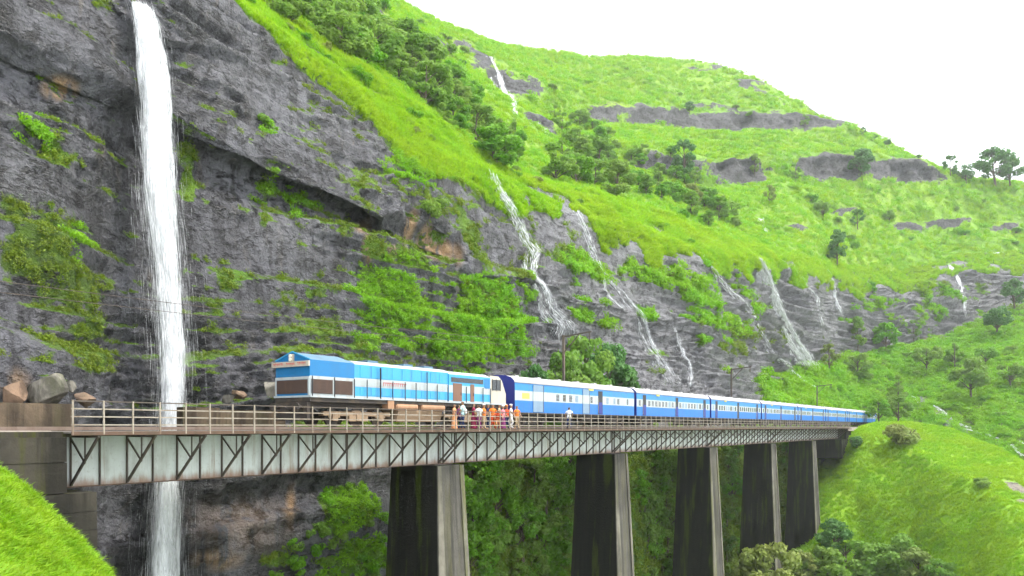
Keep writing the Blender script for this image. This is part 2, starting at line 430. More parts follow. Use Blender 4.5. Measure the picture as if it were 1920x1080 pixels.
# a shallow cave with pale fresh rock under the overhang
cave = blobs(base_px, base_py, [(812, 458, 62, 34, 1.2, 20), (755, 430, 40, 24, 1.0, 25), (690, 425, 40, 18, 0.8, 25), (560, 352, 150, 20, 0.45, 24)])
disp = disp - 1.6 * sstep(0.1, 0.6, cave)
PC = PC + N * disp[..., None]
cpx, cpy, cd = proj(PC)
VEG = [(70, 470, 110, 110, .95), (30, 390, 60, 70, .9), (120, 545, 120, 70, .95), (170, 620, 100, 45, .85), (180, 680, 80, 40, .62), (90, 660, 40, 30, .55), (60, 255, 55, 40, .8), (95, 275, 40, 35, .8), (15, 300, 25, 40, .7), (100, 300, 70, 40, .55),
       (30, 235, 30, 25, .75), (200, 20, 30, 30, .5), (185, 10, 20, 45, .55), (350, 118, 45, 16, .7, 20), (335, 40, 40, 10, .7), (290, 5, 25, 10, .8), (350, 280, 26, 40, .75), (355, 350, 22, 50, .75), (385, 385, 20, 28, .7), (500, 345, 45, 45, .85), (565, 378, 50, 20, .85, 20), (462, 395, 22, 20, .8), (495, 410, 18, 25, .8),
       (500, 238, 16, 22, .9), (480, 205, 22, 10, .5), (520, 115, 30, 12, .6, 30), (470, 125, 30, 10, .6, 30), (430, 520, 60, 45, .6), (400, 600, 40, 60, .6), (440, 640, 50, 60, .55), (560, 560, 90, 60, .62), (610, 620, 90, 60, .68), (520, 620, 60, 50, .6), (650, 435, 25, 40, .8), (640, 500, 60, 30, .5), (690, 520, 50, 60, .85),
       (735, 575, 85, 75, 1.0), (700, 470, 55, 35, .85, 25), (760, 480, 50, 22, .8, 20), (790, 500, 60, 15, .6), (900, 590, 100, 70, 1.0), (860, 650, 100, 45, .95), (950, 650, 80, 45, .95), (780, 650, 60, 40, .7), (680, 650, 60, 40, .75), (880, 540, 40, 30, .75), (690, 345, 60, 45, .6), (740, 310, 60, 35, .65), (760, 350, 45, 25, .6),
       (830, 390, 60, 55, .62), (870, 430, 50, 45, .6), (800, 320, 60, 22, .9, 15), (700, 210, 60, 25, .75, 40), (770, 275, 60, 28, .95, 35), (850, 330, 60, 25, .75, 30), (740, 240, 50, 20, .9, 40), (890, 370, 20, 50, .8), (930, 420, 18, 40, .6), (1015, 465, 20, 12, .6), (1070, 485, 70, 26, 1.1, 28), (1120, 510, 40, 18, .9, 25), (1240, 520, 110, 30, 1.1, 12),
       (1290, 555, 90, 26, 1.0, 20), (1180, 500, 40, 20, .8, 20), (1215, 590, 50, 20, .7), (1080, 590, 55, 14, 1.0, 12), (1140, 610, 40, 12, .7), (990, 560, 25, 20, .6), (985, 620, 40, 35, .7), (1330, 600, 80, 18, 1.0, 12), (1380, 620, 70, 18, 1.0, 15), (1370, 650, 60, 16, .9, 10), (1320, 640, 40, 14, .8), (1420, 580, 40, 20, .8, 35), (1390, 545, 60, 16, .8, 30), (1350, 500, 60, 18, .8, 25), (1450, 640, 25, 40, .8, 60),
       (1470, 735, 70, 40, 1.2, 10), (1430, 720, 30, 25, .9), (1560, 750, 90, 60, 1.2, 25), (1530, 715, 50, 30, 1.1, 30), (1600, 770, 60, 40, 1.2), (1300, 700, 50, 30, .45), (1200, 690, 60, 40, .4),
       (1640, 570, 45, 22, .9), (1735, 580, 40, 50, .75), (1690, 600, 60, 20, .5), (1770, 545, 50, 25, .8), (1840, 545, 60, 25, .6), (1880, 600, 60, 30, .9),
       (660, 960, 75, 70, 1.1), (690, 1040, 80, 60, 1.1), (520, 1045, 55, 30, .95), (640, 935, 30, 16, .8), (600, 1080, 60, 40, .7), (230, 990, 40, 30, .25), (900, 980, 200, 160, 1.2), (1250, 950, 250, 160, 1.2)]
veg = blobs(cpx, cpy, VEG)
veg = np.maximum(veg, 0.14 + 0.16 * np.exp(-((cpx - 800) / 230.0) ** 2) * (rowT > 1.6) + 0.22 * np.exp(-((cpx - 540) / 170.0) ** 2 - ((cpy - 620) / 120.0) ** 2) + 0.12 * (cpx < 260) * (cpy > 330))
veg = veg * 1.02 - 0.10 + 0.80 * fbm(PC, 3.6, 5, gain=0.62, seed=191, stretch=(1, 1, 0.75)) * np.clip(dscale, 0.8, 1.3)
nzc = normals(PC)[..., 2]
veg = veg + (0.40 - 0.24 * sstep(930, 1080, cpx)) * sstep(0.25, 0.65, nzc) * (rowT > 1.5) * (rowT < 5.0) - 0.10 * sstep(930, 1080, cpx) * (veg < 0.75) - 0.25 * sstep(-0.05, -0.4, nzc)
bare = sstep(0.05, 0.30, fbm(PC, 7, 5, gain=0.6, seed=93, stretch=(1, 1, 2.0))) * sstep(5.95, 5.35, rowT)
veg = np.maximum(veg, grassy * (1.0 - 0.75 * bare))
veg = np.where(rowT < 1.95, np.maximum(veg, sstep(1440, 1520, cpx) * 1.0), veg)          # grassy floor of the valley
veg = np.maximum(veg, sstep(700, 780, cpx) * (rowT < 1.4))
veg = np.clip(veg, 0, 1.2)
stream_mask = blobs(cpx, cpy, [(1730, 760, 14, 26, 1.0, -30), (1765, 785, 34, 9, 1.0, 35), (1820, 812, 40, 9, 1.0, 20), (1890, 835, 46, 9, 1.0, 10), (1890, 690, 20, 18, .5), (1780, 640, 20, 12, .5)])
veg = veg * (1 - 0.9 * stream_mask)
tan = blobs(cpx, cpy, [(112, 165, 34, 24, 1.2), (825, 468, 42, 20, 1.2, 10), (768, 425, 11, 34, 1.2, 20), (795, 445, 12, 28, 1.1, 20), (680, 425, 16, 12, 1.0), (690, 465, 10, 30, .9), (745, 468, 20, 10, .8), (860, 480, 10, 20, .7), (450, 985, 100, 60, .25), (30, 720, 30, 30, 0.4), (1745, 640, 20, 8, .9), (545, 950, 10, 40, .7), (410, 1050, 50, 20, .7)])
wet_dark = np.clip(np.exp(-((cpx - 312) / 62.0) ** 2) * sstep(0, 260, cpy) + blobs(cpx, cpy, [(985, 470, 40, 160, .8, -18), (1160, 560, 40, 180, .7, -38), (1465, 590, 45, 110, .9, -18), (40, 720, 120, 60, .9), (600, 352, 170, 26, .8, 24), (250, 260, 60, 160, .6), (140, 700, 120, 40, .7)]), 0, 1)  # soaked rock by the falls, plus dark patches along the overhang and lower left
cliff = tag(grid_object("cliff", PC, M['cliff'], {"veg": veg, "tan": tan, "wet_dark": wet_dark, "pale": np.clip(sstep(860, 1120, cpx) * 0.9 + 0.5 * blobs(cpx, cpy, [(560, 430, 90, 60, 1.0), (600, 200, 120, 60, .8), (430, 130, 90, 60, .8), (60, 330, 90, 60, .8), (640, 180, 60, 30, 1.0)]), 0, 1)}), kind="structure")

# ---- the grassy hills above
PXH = np.arange(140, 2160, 4.2)
h0 = r6
h1 = [E(140, Y=75, y=-300), E(300, Y=75, y=-210), E(480, Y=76, y=-60), E(600, d=105, y=32), E(750, d=116, y=140), E(900, d=132, y=264), E(1000, d=142, y=312), E(1100, d=155, y=345), E(1200, d=172, y=378), E(1300, d=195, y=412), E(1400, d=222, y=440), E(1500, d=262, y=440), E(1600, d=302, y=440), E(1700, d=318, y=436), E(1800, d=330, y=424), E(1920, d=340, y=420), E(2160, d=345, y=420)]
h2 = [E(140, d=130, y=-500), E(300, d=130, y=-330), E(600, d=150, y=-40), E(750, d=168, y=70), E(900, d=190, y=198), E(1000, d=206, y=250), E(1100, d=228, y=290), E(1200, d=256, y=334), E(1300, d=285, y=350), E(1400, d=305, y=346), E(1500, d=318, y=332), E(1600, d=330, y=338), E(1700, d=338, y=346), E(1760, d=342, y=347), E(1820, d=348, y=354), E(1920, d=352, y=356), E(2160, d=356, y=360)]
h3 = [E(140, d=136, y=-520), E(300, d=136, y=-350), E(600, d=156, y=-60), E(750, d=174, y=52), E(900, d=196, y=178), E(1000, d=212, y=226), E(1100, d=234, y=262), E(1200, d=262, y=284), E(1300, d=291, y=292), E(1400, d=311, y=292), E(1500, d=324, y=290), E(1600, d=336, y=288), E(1700, d=344, y=298), E(1760, d=347, y=320), E(1820, d=353, y=349), E(1920, d=357, y=351), E(2160, d=361, y=355)]
h4 = [E(140, d=180, y=-570), E(300, d=180, y=-400), E(600, d=205, y=-95), E(750, d=222, y=30), E(900, d=245, y=146), E(1000, d=275, y=200), E(1100, d=315, y=236), E(1200, d=345, y=242), E(1300, d=368, y=254), E(1400, d=376, y=252), E(1500, d=374, y=250), E(1570, d=370, y=244), E(1640, d=368, y=272), E(1720, d=366, y=306), E(1770, d=364, y=328), E(1820, d=362, y=344), E(1920, d=366, y=349), E(2160, d=370, y=353)]
h5 = [E(140, d=186, y=-590), E(300, d=186, y=-420), E(600, d=212, y=-112), E(750, d=230, y=16), E(900, d=252, y=122), E(1000, d=282, y=168), E(1100, d=322, y=200), E(1200, d=352, y=206), E(1300, d=376, y=206), E(1400, d=384, y=209), E(1500, d=382, y=214), E(1570, d=377, y=236), E(1640, d=374, y=268), E(1720, d=371, y=303), E(1770, d=368, y=326), E(1820, d=366, y=342), E(1920, d=370, y=347.5), E(2160, d=374, y=351)]
h6 = [E(140, d=250, y=-640), E(300, d=255, y=-470), E(600, d=290, y=-135), E(745, d=310, y=0), E(870, d=340, y=64), E(950, d=375, y=88), E(1100, d=430, y=103), E(1250, d=450, y=109), E(1330, d=446, y=118), E(1420, d=432, y=148), E(1500, d=414, y=190), E(1570, d=394, y=234), E(1640, d=384, y=265), E(1720, d=378, y=300), E(1770, d=374, y=324), E(1820, d=370, y=340), E(1920, d=374, y=346), E(2160, d=378, y=349)]
h7 = [E(140, d=330, y=-560), E(600, d=370, y=-40), E(745, d=400, y=90), E(950, d=470, y=170), E(1250, d=540, y=200), E(1570, d=470, y=330), E(1820, d=440, y=420), E(2160, d=440, y=430)]
PH, TH_ = sheet([h0, h1, h2, h3, h4, h5, h6, h7], [26, 40, 16, 36, 14, 46, 12], PXH, 5, 2)
Nh = normals(PH); hT = np.repeat(TH_[:, None], len(PXH), 1)
hd = 3.4 * fbm(PH, 34, 4, seed=101) + 1.0 * fbm(PH, 8, 4, seed=102) + 0.9 * ridged(PH, 14, 3, seed=103)
edge = sstep(0.0, 0.35, hT) * sstep(6.4, 5.8, hT)
near0 = np.exp(-((hT - 6) / 0.25) ** 2)
hd = hd * edge * (1 - 0.5 * near0) * np.clip(proj(PH)[2] / 220.0, 0.35, 1.2)
bx, by, _ = proj(PH)
rock1 = np.exp(-((hT - 2.5) / 0.55) ** 4) * np.clip(blobs(bx, by, [(1250, 310, 80, 45, 1), (1385, 318, 70, 42, 1.2), (1570, 312, 90, 40, 1.1), (1690, 325, 90, 34, 1.1), (1080, 285, 60, 30, .6), (1010, 235, 40, 40, .9)]), 0, 1)
rock2 = np.exp(-((hT - 4.5) / 0.6) ** 4) * np.clip(blobs(bx, by, [(1130, 215, 50, 30, .9), (1240, 225, 90, 34, 1.1), (1360, 228, 90, 34, 1.1), (1470, 230, 90, 30, 1.0), (1550, 232, 50, 18, 1.0), (935, 150, 40, 50, 1.0), (975, 170, 40, 30, .9)]), 0, 1)
rk = np.maximum(rock1, rock2)
rk = np.maximum(rk, blobs(bx, by, [(820, 95, 60, 14, .62, 20), (870, 90, 50, 12, .6, 30), (800, 135, 50, 12, .55), (900, 120, 40, 22, .6, 40), (740, 60, 50, 12, .5, 30), (690, 30, 40, 10, .5), (1320, 130, 60, 8, .5), (1400, 160, 50, 8, .55), (1440, 180, 60, 8, .5, 20), (1320, 195, 50, 7, .6), (1700, 430, 50, 16, .75), (1780, 420, 50, 10, .6), (1880, 430, 50, 14, .6), (1540, 215, 30, 10, .7, 30), (1480, 440, 30, 12, .5), (1590, 395, 40, 8, .5)]))
hd = hd - 3.5 * sstep(0.5, 1.0, rk) * 0.6 + rk * 3.2 * ridged(PH, 9, 5, seed=111, stretch=(1, 1, 0.5))
PH = PH + Nh * hd[..., None]
hveg = np.clip(1.0 - rk * 1.2 + 0.25 * fbm(PH, 12, 4, seed=121) + 0.55 * fbm(PH, 5, 4, seed=122, stretch=(1, 1, 1.6)) * (rk > 0.05), 0, 1.2)
hill = tag(grid_object("hill", PH, M['hill'], {"veg": hveg, "tan": np.zeros_like(hveg)}), kind="structure")
hpx, hpy, hdep = proj(PH)

# ---- the grassy embankment the far end of the bridge runs onto
PXE = np.arange(1470, 2170, 3.4)
e0 = [E(1470, d=185, z=-9), E(1540, d=180, z=-6), E(1604, d=178, z=-1.2), E(1660, d=200, z=-0.4), E(1707, d=196, z=-4), E(1775, d=182, z=-7), E(1920, d=160, z=-16), E(2170, d=130, z=-24)]
e1 = [E(1470, d=164, y=985), E(1540, d=162, y=880), E(1572, d=164, y=866), E(1590, d=166, y=830), E(1606, d=168, y=798), E(1660, d=185, y=794), E(1707, d=178, y=791), E(1775, d=168, y=801), E(1844, d=155, y=828), E(1920, d=140, y=861), E(2170, d=112, y=980)]
e2 = [E(1470, d=156, y=1010), E(1540, d=156, y=915), E(1572, d=158, y=882), E(1590, d=159, y=846), E(1606, d=160, y=815), E(1660, d=158, y=822), E(1717, d=148, y=842), E(1827, d=128, y=905), E(1920, d=110, y=972), E(2170, d=85, y=1150)]
e3 = [E(1470, d=142, y=1050), E(1540, d=142, y=985), E(1604, d=147, y=930), E(1717, d=135, y=960), E(1827, d=115, y=1015), E(1920, d=99, y=1062), E(2170, d=72, y=1250)]
e4 = [E(1470, d=126, y=1110), E(1540, d=122, y=1105), E(1604, d=134, y=1105), E(1717, d=122, y=1108), E(1827, d=105, y=1120), E(1920, d=91, y=1140), E(2170, d=62, y=1330)]
e5 = [E(1470, d=100, z=-30), E(1604, d=90, z=-30), E(1827, d=72, z=-28), E(2170, d=45, z=-26)]
PE, TE = sheet([e5, e4, e3, e2, e1, e0], [24, 50, 46, 30, 14], PXE, 3, 3)
Ne = normals(PE)
PE = PE + Ne * (0.5 * fbm(PE, 11, 4, seed=131) + 0.16 * fbm(PE, 2.2, 4, seed=132))[..., None]
epx, epy, _ = proj(PE)
eveg = 1.0 - blobs(epx, epy, [(1905, 915, 40, 14, .8, 25), (1915, 940, 20, 8, .7)])
bank = tag(grid_object("embankment", PE, M['bank'], {"veg": eveg, "tan": np.zeros_like(eveg)}), kind="structure")

# ---- ravine floor in front of the cliff foot, and the bank the photographer stands on
xs = np.linspace(-40, 330, 150); ys = np.linspace(-60, 41, 54)
GX, GY = np.meshgrid(xs, ys)
PG = np.stack([GX, GY, -27.5 + 0.9 * fbm(np.stack([GX, GY, 0 * GX], -1), 9, 3, seed=141)], -1)
gveg = np.clip(0.75 + 0.6 * fbm(PG, 7, 3, seed=143), 0, 1.1)
tag(grid_object("ravine_floor", PG, M['cliff'], {"veg": gveg, "tan": np.zeros_like(gveg)}), kind="structure")
PXB = np.arange(-420, 330, 4.0)
b0 = [E(-420, d=20, z=-6), E(0, d=19, z=-7), E(190, d=19, z=-8.5), E(330, d=19, z=-10)]
b1 = [E(-420, d=13, y=620), E(-200, d=13, y=745), E(-60, d=13, y=850), E(0, d=13, y=890), E(30, d=13, y=906), E(62, d=13, y=943), E(100, d=13, y=985), E(140, d=13, y=1032), E(190, d=13, y=1084), E(330, d=13, y=1240)]
b2 = [E(-420, d=8.5, y=760), E(0, d=8.5, y=1090), E(100, d=8.5, y=1200), E(330, d=8.5, y=1450)]
b3 = [E(-420, d=2, z=-1.6), E(330, d=2, z=-2.0)]
PB, TB = sheet([b3, b2, b1, b0], [30, 60, 16], PXB, 5, 4)
Nb = normals(PB)
PB = PB + Nb * (0.12 * fbm(PB, 1.3, 4, seed=151))[..., None]
tag(grid_object("grassy_bank", PB, M['bank'], {"veg": np.ones(PB.shape[:2]), "tan": np.zeros(PB.shape[:2])}), kind="structure")

SHEETS = {'cliff': (PC, cpx, cpy), 'hill': (PH, hpx, hpy), 'bank': (PE, epx, epy)}
def locate(px, py, which=('cliff', 'hill')):      # ground point that lies under a picture position
    best = None
    for w in which:
        P, X, Y = SHEETS[w]
        c = int(np.argmin(np.abs(X[X.shape[0] // 2] - px)))
        col = Y[:, c]
        idx = np.where((col <= py))[0][:1]
        if len(idx):
            p = P[idx[0], c]
            if best is None: best = p
    return Vector(best) if best is not None else None
# ------------------------------------------------------------------ built materials
def girder_paint():
    m, nt, b = nodes_of("girder_white_paint")
    geo = nn(nt, "ShaderNodeNewGeometry"); sx = nn(nt, "ShaderNodeSeparateXYZ"); nt.links.new(geo.outputs["Position"], sx.inputs[0])
    n1 = noise_node(nt, 0.9, 5, 0.65, stretch=(1.5, 1, 0.35))
    c = mix(nt, maprange(nt, n1, 0.4, 0.7, 0, 0.75), (0.50, 0.53, 0.515), (0.28, 0.28, 0.25))
    nr_ = noise_node(nt, 1.1, 5, 0.65, stretch=(2.6, 1, 0.10))
    c = mix(nt, maprange(nt, nr_, 0.56, 0.70, 0, 0.6), c, (0.22, 0.13, 0.07))
    low = maprange(nt, math_n(nt, 'ADD', sx.outputs[2], math_n(nt, 'MULTIPLY', noise_node(nt, 1.6, 5, 0.7, stretch=(1.4, 1, 0.2)), 1.1)), -2.02, -1.50, 0.85, 0.0)
    c = mix(nt, low, c, (0.20, 0.10, 0.045))                       # rust creeping up from the lower flange
    n2 = noise_node(nt, 7, 4, 0.7)
    c = mix(nt, maprange(nt, n2, 0.56, 0.72, 0, 0.35), c, (0.16, 0.11, 0.07))
    nt.links.new(c, b.inputs["Base Color"]); b.inputs["Roughness"].default_value = 0.6
    bump(nt, b, n2, 0.25, 0.02)
    return m
M['girder'] = girder_paint()
M['steel_dark'] = paint("weathered_dark_steel", (0.075, 0.06, 0.05), 0.75, 0.7, (0.15, 0.11, 0.07), 2.0)
M['rail_paint'] = paint("pale_railing_paint", (0.29, 0.25, 0.20), 0.6, 0.9, (0.13, 0.08, 0.045), 1.6, streak=(1, 1, 1))
M['rust'] = paint("rusty_edge_beam", (0.10, 0.058, 0.038), 0.8, 0.8, (0.04, 0.035, 0.02), 1.1)
M['rail_steel'] = paint("rail_steel", (0.20, 0.15, 0.12), 0.45, 0.5, (0.10, 0.06, 0.04), 3, metal=0.5)
M['pipe'] = paint("white_pipe", (0.72, 0.72, 0.70), 0.45, 0.2, (0.25, 0.18, 0.1), 1.2)

def concrete(name, base, dark, moss, moss_amt, streak=0.10):
    m, nt, b = nodes_of(name)
    n1 = noise_node(nt, 0.5, 6, 0.62)
    c = mix(nt, maprange(nt, n1, 0.35, 0.65), base, dark)
    n2 = noise_node(nt, 0.75, 5, 0.62, stretch=(1.6, 1.6, streak))
    c = mix(nt, maprange(nt, n2, 0.44, 0.62, 0.0, 0.8), c, tuple(x * 0.35 for x in dark))
    n3 = noise_node(nt, 0.9, 5, 0.65, stretch=(1.5, 1.5, streak * 1.3))
    c = mix(nt, maprange(nt, n3, 0.50, 0.64, 0.0, moss_amt), c, moss)
    n4 = noise_node(nt, 6, 4, 0.7)
    c = mix(nt, maprange(nt, n4, 0.5, 0.75, 0, 0.4), c, tuple(x * 0.5 for x in base))
    nt.links.new(c, b.inputs["Base Color"]); b.inputs["Roughness"].default_value = 0.85
    b.inputs["Specular IOR Level"].default_value = 0.2
    bump(nt, b, math_n(nt, 'ADD', n4, n2), 0.6, 0.06)
    return m
M['pier_dark'] = concrete("mossy_shaded_pier_face", (0.011, 0.011, 0.008), (0.008, 0.0075, 0.006), (0.030, 0.045, 0.002), 0.9)  # moss streaks over a base colour blackened to carry the sides' shade
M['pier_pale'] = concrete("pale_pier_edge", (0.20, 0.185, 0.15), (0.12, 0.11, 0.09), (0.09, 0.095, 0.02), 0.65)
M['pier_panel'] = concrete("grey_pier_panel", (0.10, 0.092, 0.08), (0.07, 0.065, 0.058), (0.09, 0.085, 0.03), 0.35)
M['abut'] = concrete("mossy_abutment_concrete", (0.050, 0.043, 0.033), (0.026, 0.023, 0.018), (0.045, 0.048, 0.006), 0.8)
M['wall_tan'] = concrete("dusty_retaining_wall", (0.125, 0.092, 0.060), (0.07, 0.052, 0.036), (0.045, 0.042, 0.02), 0.6)
M['deck'] = paint("grey_deck_plate", (0.12, 0.105, 0.09), 0.85, 0.6, (0.06, 0.05, 0.035), 1.5, streak=(1, 1, 1))
M['ballast'] = paint("ballast", (0.20, 0.17, 0.14), 0.95, 0.6, (0.08, 0.07, 0.06), 5, streak=(1, 1, 1))

# ------------------------------------------------------------------ the viaduct
JOINTS = [16.1, 40.8, 67.2, 93.6, 121.2, 148.7, 175.2]
YG, YR, YC = 33.2, 30.9, 34.3
BB = (16.1, YC, -0.35)
bridge = tag(empty("railway_viaduct", BB), "long pale plate-girder railway viaduct on dark mossy concrete piers carrying the blue train", "viaduct")
ZT, ZB, ZD = -0.36, -2.55, -0.20
for s in range(6):
    x0, x1 = JOINTS[s] + 0.05, JOINTS[s + 1] - 0.05
    n = 20; st = (x1 - x0 - 0.4) / n
    g = MB()
    g.box(x0, x1, YG, YG + 0.03, ZB + 0.04, ZT - 0.04).box(x0, x1, YG + 2.2, YG + 2.23, ZB + 0.04, ZT - 0.04)
    gird = g.build("girder", M['girder'], bridge, BB)
    for yy in (YG + 0.015, YG + 2.215):
        MB().box(x0, x1, yy - 0.2, yy + 0.2, ZB, ZB + 0.04).build("bottom_flange", M['rust'], gird, BB)
    MB().box(x0, x1, YG - 0.19, YG + 0.22, ZT - 0.04, ZT).build("top_flange", M['steel_dark'], gird, BB)
    for k in range(n + 1):
        x = x0 + 0.2 + k * st
        MB().box(x - 0.028, x + 0.028, YG - 0.10, YG + 0.0, ZB + 0.05, ZT - 0.05).build("stiffener", M['steel_dark'], gird, BB)
    for k in (5, 15):
        x = x0 + 0.2 + k * st
        MB().box(x - 0.42, x - 0.06, YG - 0.016, YG - 0.002, ZB + 0.06, ZT - 0.06).build("splice_plate", M['girder'], gird, BB)
    for k in range(0, n + 1, 2):
        x = x0 + 0.2 + k * st
        br = MB()
        low, mid = (x, YG - 0.08, ZB + 0.12), (x, (YG + YR) / 2 - 0.05, (ZB + ZT) / 2 - 0.05)
        br.bar(low, (x, YR + 0.06, ZT - 0.03), 0.075, 0.11)
        br.bar((x, YG - 0.06, ZT - 0.14), mid, 0.05, 0.075)
        br.bar((x, mid[1], mid[2]), (x, mid[1], ZT - 0.10), 0.045, 0.055)
        br.bar((x, YR + 0.02, ZT - 0.05), (x, YG - 0.02, ZT - 0.05), 0.09, 0.09)
        br.build("walkway_bracket", M['steel_dark'], gird, BB)
    for k in range(0, n + 1, 4):
        x = x0 + 0.35 + k * st
        if x < x1 - 0.2:
            MB().bar((x, YG + 0.1, ZB + 0.15), (x, YG + 2.1, ZT - 0.15), 0.08, 0.08).build("cross_brace", M['steel_dark'], gird, BB)
            MB().bar((x + 0.1, YG + 0.1, ZT - 0.15), (x + 0.1, YG + 2.1, ZB + 0.15), 0.08, 0.08).build("cross_brace", M['steel_dark'], gird, BB)
    wx0, wx1 = x0 - (0.9 if s == 0 else 0.03), x1 + (1.2 if s == 5 else 0.03)
    w = MB().box(wx0, wx1, YR - 0.02, 37.6, ZD - 0.07, ZD).build("walkway_deck", M['deck'], bridge, BB)
    MB().box(wx0, wx1, YR - 0.07, YR - 0.02, ZD - 0.14, ZD + 0.005).build("edge_beam", M['rust'], w, BB)
    npost = 21; pst = (wx1 - wx0 - 0.1) / npost
    for k in range(npost + (1 if s == 5 else 0)):
        x = wx0 + 0.05 + k * pst; lean = random.uniform(-0.012, 0.012)
        MB().bar((x, YR - 0.045, ZD - 0.12), (x + lean, YR - 0.045, ZD + 1.25), 0.055, 0.055, up=(1, 0, 0)).build("railing_post", M['rail_paint'], w, BB)
    for h in (0.28, 0.59, 0.91, 1.22):
        sag = random.uniform(-0.01, 0.01)
        MB().bar((wx0, YR - 0.005, ZD + h + sag), (wx1, YR - 0.005, ZD + h - sag), 0.03, 0.05).build("handrail", M['rail_paint'] if h < 1.2 else M['steel_dark'], w, BB)

# piers: battered shafts, pale corner strips round a darker panel on the side towards the camera
GROUND_Z = [-27.2, -27.0, -26.5, -24.5, -23.5]
for s in range(5):
    xc, zb = JOINTS[s + 1], GROUND_Z[s] - 1.5
    H = ZB - 0.06 - zb
    def sect(t):
        return xc - 1.40 - 0.045 * t, xc + 1.40 + 0.03 * t, 32.35 - 0.047 * t, 36.4 + 0.03 * t
    pm = MB()
    for a, b in ((0, H),):
        (ax0, ax1, ay0, ay1), (bx0, bx1, by0, by1) = sect(a), sect(b)
        za, zbb = ZB - 0.06 - a, ZB - 0.06 - b
        vs = [(bx0, by0, zbb), (bx1, by0, zbb), (bx1, by1, zbb), (bx0, by1, zbb), (ax0, ay0, za), (ax1, ay0, za), (ax1, ay1, za), (ax0, ay1, za)]
        fs = [(0, 3, 2, 1), (4, 5, 6, 7), (1, 2, 6, 5), (2, 3, 7, 6), (3, 0, 4, 7), (0, 1, 5, 4)]
        for f, mt in zip(fs, (0, 0, 0, 0, 0, 2)): pm.add([vs[i] for i in f], [(0, 1, 2, 3)], mt)  # lit near side gets the paler panel colour, other sides the shade-dark one
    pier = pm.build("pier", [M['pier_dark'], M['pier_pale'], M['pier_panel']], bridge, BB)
    for side in (0, 1):
        e = MB()
        q = []
        for t in (0.02, H):
            X0, X1, Y0, Y1 = sect(t); z = ZB - 0.06 - t; wdt = (0.35 + 0.055 * t) if side == 0 else 0.42
            xa, xb = (X0 + 0.02, X0 + wdt) if side == 0 else (X1 - wdt, X1 + 0.012)
            q.append([(xa, Y0 - 0.09, z), (xb, Y0 - 0.09, z), (xb, Y0 + 0.05, z), (xa, Y0 + 0.05, z)])
        e.add(q[1] + q[0], [(0, 3, 2, 1), (4, 5, 6, 7), (0, 1, 5, 4), (1, 2, 6, 5), (2, 3, 7, 6), (3, 0, 4, 7)])
        e.build("corner_strip", M['pier_pale'], pier, BB)
    X0, X1, Y0, Y1 = sect(0)
    MB().box(xc - 0.9, xc + 0.9, YG - 0.3, YG + 2.5, ZB - 0.058, ZB - 0.004).build("bearing_plate", M['steel_dark'], pier, BB)

# abutments: lifts of concrete with recessed joints
ab = empty("abutment", (10, YC, -0.4)); ab.parent = bridge; ab.location = (10 - BB[0], YC - BB[1], -0.4 - BB[2])
ABB = (10, YC, -0.4)
def lifts(par, base, x0, x1, y0, y1, zt, zb, hs, mat, step=0.0):
    z = zt; k = 0
    while z > zb:
        h = hs * random.uniform(0.85, 1.15); z2 = max(zb, z - h); j = random.uniform(-0.02, 0.02)
        MB().box(x0, x1 + j + step * k, y0 + j - 0.02 * step * k, y1, z2 + 0.02, z).build("concrete_lift", mat, par, base)
        z = z2; k += 1
    MB().box(x0 + 0.05, x1 - 0.06, y0 + 0.07, y1 - 0.05, zb, zt - 0.02).build("core", mat, par, base)
lifts(ab, ABB, -14, 15.25, 31.2, 37.4, -0.42, -2.62, 1.1, M['abut'])
lifts(ab, ABB, -14, 16.35, 31.1, 37.9, -2.64, -28, 0.86, M['abut'], 0.012)
ab2 = empty("abutment", (170, YC, -0.4)); ab2.parent = bridge; ab2.location = (176 - BB[0], YC - BB[1], -0.4 - BB[2])
AB2 = (176, YC, -0.4)
lifts(ab2, AB2, 175.35, 181.5, 31.5, 37.6, -0.42, -2.6, 1.1, M['pier_dark'])
lifts(ab2, AB2, 168.8, 182, 31.2, 37.9, -2.64, -6.6, 1.0, M['pier_dark'])

# the track: rails over the bridge, ballast bed at both ends
tb = MB().extrude_x([(31.6, -0.42), (37.4, -0.42), (36.2, -0.16), (32.4, -0.16)], -16, 15.2).extrude_x([(31.2, -0.9), (38.6, -0.9), (36.6, -0.16), (32.0, -0.16)], 176.6, 262)
track = tag(tb.build("railway_track", M['ballast']), kind="structure")
for yy in (YC - 0.838, YC + 0.838):
    MB().box(-16, 262, yy - 0.035, yy + 0.035, -0.155, -0.002).build("rail", M['rail_steel'], track)
ped = MB()
for a, b in ((-15.5, 15.6),): ped.tube([(a, 31.35, -0.10), (b - 3.2, 31.35, -0.10)], 0.09, 10)
pp = ped.build("water_pipe", M['pipe'], smooth=True); tag(pp, "white pipe lying along the wall top left of the bridge railing", "pipe")
MB().tube([(11.2, 31.35, -0.10), (12.7, 31.35, -0.10)], 0.13, 10).build("pipe_joint", M['steel_dark'], pp)
ww = MB().box(-14, 15.6, 31.5, 31.75, -0.42, -0.20)
tag(ww.build("kerb_wall", M['abut']), "low dark concrete kerb behind the white pipe", "kerb")

